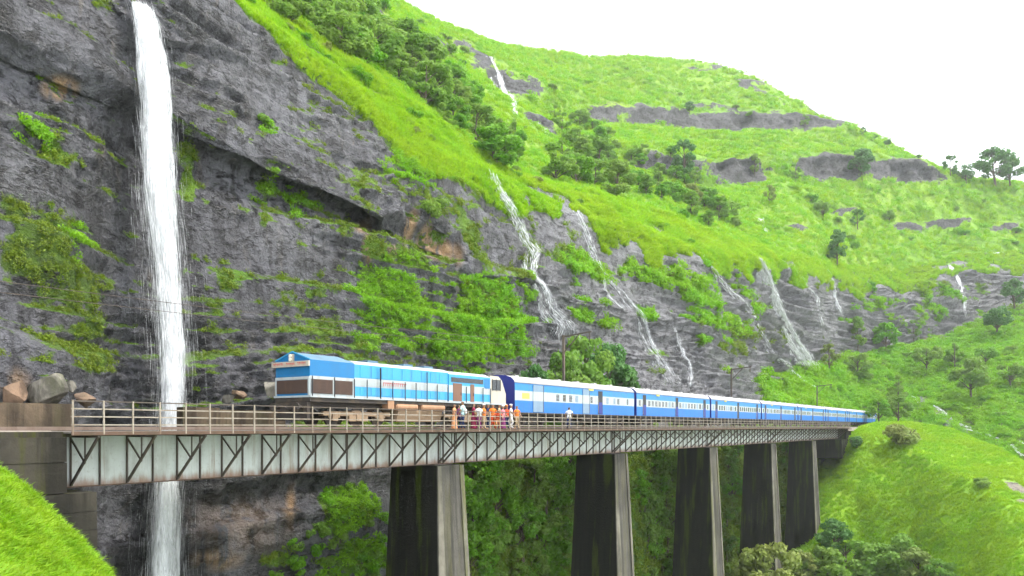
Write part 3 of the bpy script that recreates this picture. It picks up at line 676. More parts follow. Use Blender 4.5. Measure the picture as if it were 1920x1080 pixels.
# dusty walls behind the track
rw = empty("retaining_wall", (2, 37.7, -0.4)); tag(rw, "brown dusty retaining wall under the boulders at the far left", "wall")
for i in range(7):
    a = -12 + i * 4.4
    MB().box(a, a + 4.33, 37.75 + random.uniform(-.05, .05), 38.4, -0.5, 1.32 - 0.04 * i).build("wall_panel", M['wall_tan'], rw, (2, 37.7, -0.4))
rw2 = empty("retaining_wall", (28, 38.6, -0.4)); tag(rw2, "tan dusty low wall behind the railing between waterfall and locomotive", "wall")
for i in range(3):
    a = 24.9 + i * 2.35
    MB().box(a, a + 2.3, 38.4 + random.uniform(-.05, .05), 39.0, -2.6, 1.05 + random.uniform(-.1, .05)).build("wall_panel", M['wall_tan'], rw2, (28, 38.6, -0.4))

# ------------------------------------------------------------------ boulders at the cliff foot
def boulder(px, py, Y, sx, sz, seed, mat, label):
    c = atY(px, py, Y)
    bm = bmesh.new(); bmesh.ops.create_icosphere(bm, subdivisions=4, radius=1)
    v = np.array([x.co[:] for x in bm.verts])
    v = np.sign(v) * np.abs(v) ** 0.55
    rs = np.random.default_rng(seed)
    for _ in range(13):                                     # flat broken faces
        n = rs.normal(size=3); n /= np.linalg.norm(n); dd = rs.uniform(0.34, 0.72)
        k = v @ n; v = v - np.clip(k - dd, 0, None)[:, None] * n
    v = v * (1 + 0.06 * fbm(v * 3 + seed, 1.0, 3, seed=seed))[:, None]
    v = v * np.array([sx, sx * 0.8, sz])
    for q, co in zip(bm.verts, v): q.co = co
    me = bpy.data.meshes.new("boulder"); bm.to_mesh(me); bm.free(); me.materials.append(mat)
    o = bpy.data.objects.new("boulder", me); COL.objects.link(o); o.location = c
    o.rotation_euler = (rs.uniform(-.3, .3), rs.uniform(-.4, .4), rs.uniform(0, 6))
    return tag(o, label, "boulder", "boulders on the wall at the cliff foot")
M['b_grey'] = concrete("pale_lichen_boulder", (0.26, 0.24, 0.20), (0.13, 0.12, 0.10), (0.10, 0.11, 0.05), 0.3, 0.6)
M['b_tan'] = concrete("tan_boulder", (0.24, 0.155, 0.10), (0.13, 0.09, 0.065), (0.12, 0.1, 0.06), 0.3, 0.6)
boulder(74, 744, 38.8, 1.25, 1.15, 3, M['b_grey'], "large grey angular boulder on the brown wall left of the railing")
boulder(18, 742, 38.7, 0.7, 1.35, 4, M['b_tan'], "pointed tan boulder at the left edge beside the large grey boulder")
boulder(134, 728, 38.9, 0.5, 0.5, 5, M['b_grey'], "small round pale boulder just above the first railing post")
boulder(158, 748, 38.9, 0.8, 0.6, 6, M['b_tan'], "tan boulder behind the first bay of the railing")
boulder(455, 742, 40.3, 0.6, 0.5, 7, M['b_tan'], "orange-tan boulder above the railing right of the waterfall")
boulder(425, 750, 40.3, 0.7, 0.5, 8, M['b_grey'], "grey boulder beside the orange-tan one right of the waterfall")
boulder(508, 735, 40.3, 0.85, 0.8, 9, M['b_grey'], "weathered grey boulder just left of the locomotive's front end")
# ------------------------------------------------------------------ train paints
M['loco_blue'] = paint("faded_sky_blue_paint", (0.035, 0.28, 0.52), 0.45, 0.55, (0.05, 0.16, 0.28), 1.5, streak=(2.0, 1, 0.12))
M['loco_deep'] = paint("deep_blue_paint", (0.004, 0.14, 0.34), 0.4, 0.3, (0.02, 0.10, 0.2), 1.3)
M['loco_roof'] = paint("slate_blue_roof", (0.10, 0.18, 0.25), 0.55, 0.4, (0.06, 0.09, 0.12), 1.0)
M['white'] = paint("off_white_paint", (0.36, 0.405, 0.42), 0.5, 0.5, (0.27, 0.21, 0.14), 1.7, streak=(2.0, 1, 0.15))
M['cream'] = paint("cream_cab_paint", (0.42, 0.385, 0.32), 0.5, 0.45, (0.32, 0.2, 0.11), 1.8)
M['grille'] = paint("brown_radiator_grille", (0.075, 0.045, 0.035), 0.8, 0.6, (0.12, 0.07, 0.045), 3)
M['under'] = paint("dark_underframe", (0.035, 0.028, 0.024), 0.8, 0.6, (0.12, 0.085, 0.05), 1.6, streak=(1, 1, 1))
M['dust'] = paint("dusty_brown_running_gear", (0.26, 0.18, 0.11), 0.85, 0.7, (0.10, 0.07, 0.045), 1.8, streak=(1, 1, 1))
M['tank'] = paint("rust_orange_reservoir", (0.36, 0.20, 0.11), 0.7, 0.5, (0.2, 0.12, 0.07), 2)
M['black'] = paint("black_post_and_gap_paint", (0.02, 0.02, 0.025), 0.6, 0.3, (0.05, 0.04, 0.03), 2)  # black posts and fittings; also painted darkness of doorways and tunnel
M['red'] = paint("red_lettering", (0.45, 0.04, 0.04), 0.5, 0.2, (0.3, 0.1, 0.08), 3)
M['door_br'] = paint("brown_door", (0.16, 0.08, 0.05), 0.6, 0.4, (0.1, 0.06, 0.04), 2)
M['coach_up'] = paint("coach_light_blue", (0.016, 0.18, 0.47), 0.45, 0.5, (0.03, 0.11, 0.26), 1.2, streak=(2, 1, 0.15))
M['coach_lo'] = paint("coach_blue", (0.004, 0.13, 0.44), 0.45, 0.5, (0.02, 0.085, 0.24), 1.2, streak=(2, 1, 0.15))
M['coach_roof'] = paint("coach_pale_roof", (0.34, 0.335, 0.335), 0.7, 0.45, (0.36, 0.30, 0.25), 0.9, streak=(1, 1, 1))
M['coach_end'] = paint("coach_navy_end", (0.012, 0.022, 0.19), 0.5, 0.3, (0.01, 0.01, 0.06), 1.0)
M['door_gr'] = paint("grey_sliding_door", (0.16, 0.24, 0.33), 0.5, 0.4, (0.08, 0.1, 0.12), 1.2)
M['yellow'] = paint("yellow_plate", (0.55, 0.48, 0.08), 0.5, 0.3, (0.3, 0.25, 0.1), 1.2)
gm, gnt, gb = nodes_of("window_glass"); gb.inputs["Base Color"].default_value = (0.015, 0.02, 0.025, 1); gb.inputs["Roughness"].default_value = 0.12
M['glass'] = gm
lm, lnt, lb = nodes_of("headlight_lens"); lb.inputs["Base Color"].default_value = (0.75, 0.72, 0.6, 1); lb.inputs["Roughness"].default_value = 0.15
M['lens'] = lm

def wheel(par, x, y, r, mat):
    w = MB().tube([(x, y - 0.065, r), (x, y + 0.065, r)], r, 20).tube([(x, y - 0.10, r), (x, y - 0.065, r)], r * 0.42, 12).build("wheel", mat, par)
    return w
def bogie(par, xc, axles, r, half, mat):
    b = MB()
    for sy in (-1.06, 1.06):
        b.box(xc - half, xc + half, sy - 0.09, sy + 0.09, r + 0.10, r + 0.34)
        for ax in axles:
            b.box(xc + ax - 0.2, xc + ax + 0.2, sy * 1.04 - 0.13, sy * 1.04 + 0.13, r - 0.2, r + 0.2)
            for q in (-0.34, 0.34): b.tube([(xc + ax + q, sy * 1.03, r - 0.02), (xc + ax + q, sy * 1.03, r + 0.34)], 0.09, 8)
        b.box(xc - half * 0.28, xc + half * 0.28, sy - 0.12, sy + 0.12, r - 0.22, r + 0.12)
    b.box(xc - 0.35, xc + 0.35, -1.0, 1.0, r + 0.05, r + 0.42)
    bo = b.build("bogie", mat, par)
    for ax in axles:
        for sy in (-0.84, 0.84): wheel(bo, xc + ax, sy, r, M['under'])
        MB().tube([(xc + ax, -0.8, r), (xc + ax, 0.8, r)], 0.08, 8).build("axle", M['under'], bo)
    return bo

# ------------------------------------------------------------------ locomotive
loco = tag(empty("diesel_locomotive", (29.0, YC, 0.0)), "blue and white diesel locomotive with brown radiator grilles pulling the train", "locomotive")
MB().box(0.0, 19.3, -1.45, 1.45, 1.40, 1.70).box(0.15, 19.1, -0.9, 0.9, 1.1, 1.42).build("underframe", M['under'], loco)
MB().box(-0.03, 19.33, -1.53, -1.452, 1.64, 1.745).box(-0.06, -0.002, -1.53, 1.53, 1.64, 1.745).build("frame_edge", M['white'], loco)
# radiator end: gabled roof
Lr = 3.4
rad = MB()
sec = [(-1.42, 1.75), (1.42, 1.75), (1.42, 2.72), (1.42, 3.74), (0, 4.2), (-1.42, 3.74), (-1.42, 2.84), (-1.42, 2.70)]
rad.extrude_x(sec, 0.0, Lr, [0, 2, 0, 1, 1, 0, 2, 2], 0)
hood_r = rad.build("radiator_hood", [M['loco_deep'], M['loco_roof'], M['white']], loco)
for (a, b) in ((0.12, 1.66), (1.82, 3.22)):
    g = MB().box(a, b, -1.46, -1.425, 1.86, 2.66)
    for k in range(9): z = 1.92 + k * 0.085; g.box(a + 0.03, b - 0.03, -1.485, -1.462, z, z + 0.045)
    g.build("radiator_grille", M['grille'], loco)
g = MB().box(-0.04, -0.003, -1.30, 1.30, 1.86, 2.62)
for k in range(9): z = 1.92 + k * 0.08; g.box(-0.065, -0.042, -1.27, 1.27, z, z + 0.045)
g.build("radiator_grille", M['grille'], loco)
MB().box(-0.05, -0.004, -1.42, 1.42, 2.64, 2.80).box(-0.05, -0.004, -1.42, -1.31, 1.76, 2.637).box(-0.05, -0.004, 1.31, 1.42, 1.76, 2.637).build("white_band", M['white'], loco)
nb = MB().box(-0.20, -0.10, -1.55, 1.55, 3.36, 3.66).build("name_board", M['cream'], loco)
for k, (a, b) in enumerate(((-1.30, -0.62), (-0.38, 0.30), (0.55, 1.32))):
    tx = MB(); y = a
    while y < b:
        wd = random.uniform(0.06, 0.12); h = random.uniform(0.09, 0.13)
        tx.box(-0.212, -0.2035, y, y + wd * 0.35, 3.45, 3.45 + h + 0.03).box(-0.212, -0.2035, y + wd * 0.35 + 0.003, y + wd, 3.45 + h - 0.02, 3.45 + h + 0.015); y += wd + 0.035
    tx.build("lettering", M['red'], nb)
hl = MB().box(-0.14, -0.004, -0.16, 0.16, 3.68, 4.08).build("headlight", M['cream'], loco)
for z in (3.78, 3.98): MB().tube([(-0.19, 0, z), (-0.141, 0, z)], 0.10, 14).build("lens", M['lens'], hl)
MB().bar((-0.02, -1.45, 3.75), (-0.02, 0, 4.23), 0.05, 0.06).bar((-0.02, 1.45, 3.75), (-0.02, 0, 4.23), 0.05, 0.06).build("gable_trim", M['loco_blue'], loco)
# engine hood
x1 = 12.3
sec = [(-1.38, 1.75), (1.38, 1.75), (1.38, 3.72), (0.9, 3.93), (0.0, 4.0), (-0.9, 3.93), (-1.30, 3.80), (-1.38, 3.70), (-1.38, 2.90), (-1.38, 2.38), (-1.38, 1.82)]
MB().extrude_x(sec, Lr + 0.004, x1, [2, 0, 1, 1, 1, 2, 2, 0, 2, 0, 2], 0).build("engine_hood", [M['loco_blue'], M['loco_roof'], M['white']], loco)
for k in range(9):
    xx = 3.9 + k * 0.93
    MB().box(xx, xx + 0.86, -1.40, -1.383, 1.88, 2.33, 0).build("vent_panel", M['loco_blue'], loco)
    MB().box(xx, xx + 0.86, -1.40, -1.383, 2.95, 3.64, 0).build("access_door", M['loco_blue'], loco)
tx = MB(); x = 5.9
while x < 7.9:
    wd = random.uniform(0.10, 0.17)
    tx.box(x, x + 0.035, -1.395, -1.384, 2.52, 2.74).box(x + 0.038, x + wd, -1.395, -1.384, 2.69, 2.735); x += wd + 0.05
tx.build("lettering", M['red'], loco)
for xx in (5.5, 8.8, 10.9):
    MB().box(xx, xx + 0.9, -0.45, 0.45, 3.95, 4.12).build("roof_hatch", M['loco_roof'], loco)
# cab
sec2 = [(-1.45, 1.75), (1.45, 1.75), (1.45, 3.62), (0.95, 3.85), (0, 3.92), (-0.95, 3.85), (-1.45, 3.62), (-1.45, 2.88), (-1.45, 2.36), (-1.45, 1.82)]
MB().extrude_x(sec2, x1 + 0.004, 17.2, [2, 0, 1, 1, 1, 1, 0, 2, 0, 2], 0).build("cab", [M['loco_blue'], M['white'], M['white']], loco)
nose = MB()
prof = [(17.204, 1.75), (19.3, 1.75), (19.3, 2.5), (18.75, 3.5), (18.3, 3.78), (17.204, 3.78)]
n = len(prof)
vs = [(x, -1.42, z) for x, z in prof] + [(x, 1.42, z) for x, z in prof]
nose.add(vs, [tuple(range(n)), tuple(range(n, 2 * n))[::-1]] + [(k, (k + 1) % n + 0, n + (k + 1) % n, n + k)[::-1] for k in range(n)])
nose.build("cab_nose", M['cream'], loco)
MB().box(12.55, 16.3, -1.47, -1.455, 3.10, 3.42).build("cab_window", M['glass'], loco)
MB().box(16.45, 17.15, -1.468, -1.455, 2.8, 3.5).build("cab_window", M['loco_deep'], loco)
cw = MB().box(17.5, 18.55, -1.445, -1.424, 2.72, 3.5).build("cab_window", M['glass'], loco)
fr = MB()
for a in (17.46, 17.98, 18.50): fr.box(a, a + 0.06, -1.465, -1.446, 2.68, 3.54)
fr.build("window_frame", M['black'], cw)
for a, b in ((12.75, 13.75), (14.75, 15.2)):
    d = MB().box(a, b, -1.475, -1.455, 1.78, 3.02).build("door", M['door_br'], loco)
    MB().box(b - 0.14, b - 0.09, -1.50, -1.478, 2.2, 2.42).build("handle", M['black'], d)
for k, xx in enumerate((0.1, 1.74, 3.3, 4.35, 5.5, 6.6, 7.75, 8.8, 9.9, 10.95, 12.1, 14.2, 16.2, 17.15)):
    MB().bar((xx, -1.53, 1.70), (xx, -1.53, 2.82 if k not in (4, 8) else 3.6), 0.045 if k != 4 else 0.09, 0.045).build("handrail_post", M['black'], loco)
MB().bar((3.3, -1.53, 2.75), (12.1, -1.53, 2.75), 0.03, 0.03).build("handrail", M['white'], loco)
bogie(loco, 4.0, (-1.9, 0.0, 1.9), 0.54, 2.75, M['dust']); bogie(loco, 15.0, (-1.9, 0.0, 1.9), 0.54, 2.75, M['dust'])
MB().extrude_x([(-1.35, 0.95), (-1.15, 0.32), (1.15, 0.32), (1.35, 0.95), (1.35, 1.1), (-1.35, 1.1)], 7.3, 11.7).build("fuel_tank", M['dust'], loco)
for a, b in ((7.0, 9.1), (9.45, 11.9)):
    t = MB().tube([(a, -1.28, 1.26), (a + 0.08, -1.28, 1.26), (b - 0.08, -1.28, 1.26), (b, -1.28, 1.26)], [0.15, 0.24, 0.24, 0.15], 14).build("air_reservoir", M['tank'], loco, smooth=False)
MB().box(6.2, 6.75, -1.5, -1.0, 1.12, 1.62).build("sand_box", M['tank'], loco)
MB().box(-0.12, 0.1, -1.35, 1.35, 0.35, 1.38).build("pilot", M['under'], loco)
for sy in (-0.98, 0.98): MB().tube([(-0.12, sy, 1.1), (-0.5, sy, 1.1), (-0.52, sy, 1.1), (-0.6, sy, 1.1)], [0.09, 0.09, 0.24, 0.24], 14).build("buffer", M['under'], loco)
MB().box(-0.55, -0.12, -0.14, 0.14, 0.95, 1.2).build("coupler", M['under'], loco)

# ------------------------------------------------------------------ coaches
CL = 21.75
def coach(layout):
    root = empty("passenger_coach", (0, 0, 0))
    hw = 1.62
    half = [(-hw, 1.12), (-hw, 2.05), (-hw, 2.82), (-hw + 0.02, 3.42), (-hw + 0.10, 3.62), (-hw + 0.35, 3.84), (-0.75, 4.0), (0, 4.06)]
    sec = half[::-1] + [(-y, z) for y, z in half][1:] if False else half + [(-y, z) for y, z in half[::-1][1:]]
    # edge k joins half[k] to half[k+1]
    em = [2, 1, 0, 3, 3, 3, 3, 3, 3, 3, 3, 0, 1, 2, 4]
    n = len(sec); b = MB()
    vs = [(0.0, y, z) for y, z in sec] + [(CL, y, z) for y, z in sec]
    for k in range(n):
        b.add([vs[k], vs[(k + 1) % n], vs[n + (k + 1) % n], vs[n + k]], [(3, 2, 1, 0)], em[k])
    b.add(vs[:n], [tuple(range(n))], 4); b.add(vs[n:], [tuple(range(n))[::-1]], 4)
    b.build("body", [M['coach_up'], M['white'], M['coach_lo'], M['coach_roof'], M['coach_end']], root)
    MB().box(-0.27, -0.003, -0.55, 0.55, 1.25, 3.4).build("gangway", M['coach_end'], root)
    MB().box(CL + 0.003, CL + 0.27, -0.55, 0.55, 1.25, 3.4).build("gangway", M['coach_end'], root)
    MB().box(0.3, CL - 0.3, -1.35, 1.35, 0.92, 1.117).box(7.2, 9.6, -1.3, 1.3, 0.5, 0.918).box(11.5, 13.6, -1.2, 1.2, 0.55, 0.918).build("underframe", M['under'], root)
    bogie(root, 3.4, (-1.45, 1.45), 0.457, 2.0, M['under']); bogie(root, CL - 3.4, (-1.45, 1.45), 0.457, 2.0, M['under'])
    MB().box(0.02, CL - 0.02, -hw - 0.035, -hw + 0.005, 3.44, 3.50).build("gutter", M['coach_roof'], root)
    for kind, a, w in layout:
        if kind == 'w':
            o = MB().box(a, a + w, -hw - 0.012, -hw - 0.003, 2.16, 2.70).build("window", random.choice([M['glass'], M['glass'], M['glass'], M['door_gr'], M['under']]), root)
            f = MB()
            for q in range(4): f.box(a, a + w, -hw - 0.022, -hw - 0.0125, 2.24 + q * 0.12, 2.262 + q * 0.12)
            f.build("window_bars", M['white'], o)
        elif kind == 'd':
            o = MB().box(a, a + w, -hw - 0.012, -hw - 0.003, 1.16, 3.28).build("door", M['black'], root)  # black panel painted as the shade inside an open doorway
            if random.random() < 0.6: MB().box(a + 0.12, a + w - 0.1, -hw - 0.03, -hw - 0.013, 1.2, 2.25).build("door_leaf", M['coach_end'], o)
            MB().bar((a - 0.06, -hw - 0.06, 1.3), (a - 0.06, -hw - 0.06, 2.6), 0.035, 0.035).build("handle", M['rail_paint'], o)
        elif kind == 's':
            o = MB().box(a, a + w, -hw - 0.05, -hw - 0.003, 2.06, 2.81, 1).box(a, a + w, -hw - 0.05, -hw - 0.003, 1.18, 2.055, 0).box(a, a + w, -hw - 0.05, -hw - 0.003, 2.815, 3.34, 0).build("sliding_door", [M['door_gr'], M['white']], root)
            MB().box(a + w + 0.002, a + w + 0.16, -hw - 0.012, -hw - 0.003, 1.18, 3.34).build("door_gap", M['black'], o)  # black strip painted as the dark opening beside the leaf
        elif kind == 'y':
            MB().box(a, a + w, -hw - 0.01, -hw - 0.003, 2.2, 2.66).build("yellow_plate", M['yellow'], root)
        elif kind == 'p':
            MB().box(a, a + w, -hw - 0.05, -hw - 0.003, 3.26, 3.4).build("number_plate", M['yellow'], root)
    for k in range(6):
        xx = 2.2 + k * 3.4
        MB().box(xx, xx + 0.5, -0.2, 0.2, 4.03, 4.17).build("roof_ventilator", M['coach_roof'], root)
    return root

lay0 = [('y', 1.0, 1.1), ('s', 2.6, 1.5), ('w', 6.3, .5), ('w', 7.4, .5), ('w', 8.5, .5), ('w', 9.6, .5), ('p', 12.0, .9), ('w', 12.4, .4), ('d', 13.9, .9), ('w', 15.6, .45), ('w', 17.1, .35), ('w', 17.9, .45), ('s', 18.0 + 0.6, .1), ('w', 20.0, .4)]
lay0 = [l for l in lay0 if not (l[0] == 's' and l[2] < .5)] + [('s', 10.9, 1.2)]
lay1 = [('w', 0.5, .45), ('d', 1.5, .85), ('d', CL - 2.3, .85), ('d', 10.45, .8)]
x = 2.9
while x < 10.0: lay1.append(('w', x, .52)); x += 0.92
x = 11.6
while x < CL - 2.7: lay1.append(('w', x, .52)); x += 0.92
lay1.append(('w', CL - 1.0, .45)); lay1.append(('p', 5.0, .8))
c0 = coach(lay0); c0.location = (49.25, YC, 0)
tag(c0, "first coach behind the locomotive, luggage coach with few windows and navy end", "coach", "blue and white coaches of the train")
c1 = coach(lay1); ordn = ["second", "third", "fourth", "fifth", "sixth", "seventh", "eighth and last visible"]
for k in range(7):
    c = c1 if k == 0 else coach(lay1)
    c.location = (49.25 + 22.35 * (k + 1), YC, 0)
    tag(c, ordn[k] + " blue and white passenger coach counted from the locomotive", "coach", "blue and white coaches of the train")

# ------------------------------------------------------------------ line-side masts and wires
def mast(X, label):
    base = (X, 38.1, -0.6)
    o = empty("line_mast", base); tag(o, label, "mast", "masts beside the track")
    MB().bar((X, 38.1, -3.0), (X, 38.1, 9.1), 0.20, 0.24, up=(1, 0, 0)).build("pole", M['steel_dark'], o, base)
    MB().bar((X, 38.15, 8.95), (X, 35.0, 9.25), 0.14, 0.14).build("arm", M['steel_dark'], o, base)
    MB().bar((X, 38.1, 7.3), (X, 36.4, 9.05), 0.09, 0.09).build("brace", M['steel_dark'], o, base)
    MB().tube([(X, 35.2, 9.15), (X, 35.2, 8.8), (X, 35.2, 8.4)], [0.05, 0.09, 0.05], 8).build("insulator", M['steel_dark'], o, base)
mast(66.2, "brown steel mast with slanting arm standing behind the first coach")
mast(118.8, "thin dark mast with arm in front of the rock behind the fourth coach")
mast(178.5, "farthest small mast with arm behind the last coaches")
for h, lab in ((6.45, "upper of two thin wires crossing in front of the tall waterfall"), (5.95, "lower of two thin wires crossing in front of the tall waterfall")):
    pts = []
    for i in range(60):
        X = 5 + (66.2 - 5) * i / 59.0; pts.append((X, 38.6, h - 0.35 * math.sin(math.pi * (X - 5) / 61.2) + (X - 5) * 0.03))
    tag(MB().tube(pts, 0.016, 5).build("overhead_wire", M['steel_dark']), lab, "wire", "overhead wires")
# ------------------------------------------------------------------ people
def person(X, Y, rz, H, pose, cols, label, name="person"):
    shirt, legs, skin, hair = cols
    base = empty(name, (X, Y, ZD), rz); tag(base, label, "person", "people standing on the bridge walkway")
    k = H / 1.70
    J, Ed, R = [], [], []
    def jn(p, r, parent=None):
        J.append(Vector((p[0] * 1.12, p[1], p[2])) * k); R.append(r * k * 1.2)
        if parent is not None: Ed.append((parent, len(J) - 1))
        return len(J) - 1
    bend = pose.get('bend', 0.0); aL, aR = pose.get('arms', (0.1, 0.1)); step = pose.get('step', 0.08); sit = pose.get('crouch', 0.0)
    hipz = 0.92 - 0.40 * sit
    pel = jn((0, 0, hipz), 0.125)
    def up(dz, dy=0.0): return (0, dy - math.sin(bend) * dz, hipz + math.cos(bend) * dz)
    w = jn(up(0.16), 0.12, pel); ch = jn(up(0.36), 0.135, w); nk = jn(up(0.53), 0.055, ch)
    hd = jn(up(0.60, -0.01), 0.075, nk); hd2 = jn(up(0.69, -0.015), 0.092, hd); jn(up(0.76, -0.01), 0.07, hd2)
    for s, a, f in ((-1, aL, step), (1, aR, -step)):
        hp = jn((s * 0.10, 0, hipz - 0.06), 0.095, pel)
        kn = jn((s * 0.11, -f - 0.35 * sit, (hipz - 0.02) * 0.53), 0.062, hp)
        an = jn((s * 0.11, f * 0.9, 0.09), 0.042, kn); jn((s * 0.125, f * 0.9 - 0.15, 0.035), 0.035, an)
        c = up(0.45); sh = jn((s * 0.185, c[1], c[2]), 0.062, ch)
        el = jn((s * (0.22 + 0.10 * a), c[1] - 0.10 * a, c[2] - 0.27 + 0.10 * a), 0.043, sh)
        wr = jn((s * (0.23 + 0.02 * a), c[1] - 0.06 - 0.30 * a, c[2] - 0.50 + 0.36 * a), 0.030, el)
        hand = jn((s * (0.235 + 0.02 * a), c[1] - 0.08 - 0.36 * a, c[2] - 0.57 + 0.38 * a), 0.034, wr)
        q = J[hand] / k
        for fi, (dx, ln) in enumerate(((-0.028, 0.065), (-0.010, 0.080), (0.010, 0.076), (0.027, 0.058))):
            jn((q.x + dx * 0.9, q.y - 0.012 - 0.03 * a, q.z - ln * 0.9), 0.0085, hand)
        jn((q.x - s * 0.038, q.y - 0.035, q.z - 0.015), 0.0095, hand)
    me = bpy.data.meshes.new("body"); me.from_pydata([tuple(v) for v in J], Ed, [])
    o = bpy.data.objects.new("body", me); COL.objects.link(o)
    md = o.modifiers.new("skin", 'SKIN')
    if not me.skin_vertices: me.attributes  # created below when missing
    bmn = bmesh.new(); bmn.from_mesh(me); lay = bmn.verts.layers.skin.verify()
    for v, r in zip(bmn.verts, R): v[lay].radius = (r, r * 0.85); v[lay].use_root = (v.index == 0)
    bmn.to_mesh(me); bmn.free()
    sb = o.modifiers.new("sub", 'SUBSURF'); sb.levels = 1; sb.render_levels = 1
    dg = bpy.context.evaluated_depsgraph_get(); ev = bpy.data.meshes.new_from_object(o.evaluated_get(dg))
    bpy.data.objects.remove(o)
    zc = [p.center.z / k for p in ev.polygons]
    for m in (M[shirt], M[legs], M[skin], M[hair]): ev.materials.append(m)
    neck = hipz + math.cos(bend) * 0.53; skirt = pose.get('sari', False)
    idx = []
    for p in ev.polygons:
        x, y, z = [c / k for c in p.center]
        if z > neck + 0.015 and abs(x) < 0.14: idx.append(3 if (z > neck + 0.20 or (y > up(0.66)[1] + 0.02 and z > neck + 0.06)) else 2)
        elif abs(x) > 0.205 and z < hipz + 0.26 * math.cos(bend) + 0.12 * max(aL, aR): idx.append(2)
        elif z > hipz - 0.02: idx.append(0)
        elif z > 0.10: idx.append(1)
        else: idx.append(2)
    ev.polygons.foreach_set("material_index", idx); ev.polygons.foreach_set("use_smooth", [True] * len(idx))
    b = bpy.data.objects.new("body", ev); COL.objects.link(b); b.parent = base
    top = up(0.70)
    face = MB()
    fz, fy = top[2] * k, (top[1] - 0.10) * k
    face.bar((0, fy + 0.012 * k, fz + 0.015 * k), (0, fy - 0.016 * k, fz - 0.022 * k), 0.022 * k, 0.03 * k)
    face.build("nose", M[skin], base)
    for s in (-1, 1):
        MB().box(s * 0.034 * k - 0.012, s * 0.034 * k + 0.012, fy + 0.006 * k, fy + 0.022 * k, fz + 0.012, fz + 0.026).build("eye", M['black'], base)
        MB().box(s * 0.088 * k - 0.012, s * 0.088 * k + 0.012, (top[1] - 0.02) * k, (top[1] + 0.03) * k, fz - 0.03, fz + 0.03).build("ear", M[skin], base)
    MB().box(-0.025, 0.025, fy + 0.005 * k, fy + 0.018 * k, fz - 0.055, fz - 0.045).build("mouth", M['maroon'], base)
    if skirt or pose.get('drape'):
        m = MB(); n = 14; rings = []
        for z, r in ((0.98, 0.16), (0.75, 0.20), (0.4, 0.23), (0.07, 0.26)):
            rings.append([(r * k * math.cos(2 * math.pi * i / n) * (1 + 0.06 * (i % 2)), r * 0.8 * k * math.sin(2 * math.pi * i / n), z * k) for i in range(n)])
        for a in range(3): m.add(rings[a] + rings[a + 1], [(i, (i + 1) % n, n + (i + 1) % n, n + i)[::-1] for i in range(n)])
        m.build("skirt", M[legs], base, smooth=True)
    if pose.get('cap'):
        m = MB(); c = up(0.745); n = 12; rings = []
        for dz, r in ((0.0, 0.115), (0.05, 0.105), (0.085, 0.07), (0.098, 0.01)):
            rings.append([(r * k * math.cos(2 * math.pi * i / n), c[1] * k + r * k * math.sin(2 * math.pi * i / n), c[2] * k + dz * k) for i in range(n)])
        for a in range(3): m.add(rings[a] + rings[a + 1], [(i, (i + 1) % n, n + (i + 1) % n, n + i) for i in range(n)])
        m.build("cap", M[pose['cap']], base, smooth=True)
    if pose.get('bag'):
        m = MB(); bm2 = bmesh.new(); bmesh.ops.create_icosphere(bm2, subdivisions=2, radius=1)
        vs = [(v.co.x * 0.13, 0.20 + v.co.y * 0.09, hipz + 0.30 + v.co.z * 0.20) for v in bm2.verts]; fs = [[v.index for v in f.verts] for f in bm2.faces]; bm2.free()
        m.add(vs, fs).bar((-0.1, 0.18, hipz + 0.45), (-0.1, -0.12, hipz + 0.42), 0.03, 0.02).bar((0.1, 0.18, hipz + 0.45), (0.1, -0.12, hipz + 0.42), 0.03, 0.02)
        m.build("backpack", M[pose['bag']], base, smooth=True)
    return base
def cloth(n, c): M[n] = paint("cloth_" + n, c, 0.9, 0.2, tuple(x * 0.5 for x in c), 4, streak=(1, 1, 1), spec=0.1)
cloth('orange', (0.62, 0.17, 0.035)); cloth('peach', (0.58, 0.26, 0.12)); cloth('cyan', (0.42, 0.62, 0.62)); cloth('whitec', (0.68, 0.66, 0.64)); cloth('maroon', (0.24, 0.03, 0.07))
cloth('pinkc', (0.5, 0.2, 0.22)); cloth('navy', (0.02, 0.03, 0.08)); cloth('redor', (0.55, 0.08, 0.03)); cloth('tanc', (0.45, 0.33, 0.2)); cloth('plum', (0.18, 0.04, 0.12))
M['skin'] = paint("brown_skin", (0.30, 0.155, 0.085), 0.55, 0.1, (0.2, 0.1, 0.06), 4); M['hair'] = paint("black_hair", (0.012, 0.010, 0.010), 0.5, 0.1, (0.02, 0.02, 0.02), 6)
def pX(px, Y): return (depthY(px, Y) - Y * ST) / CT
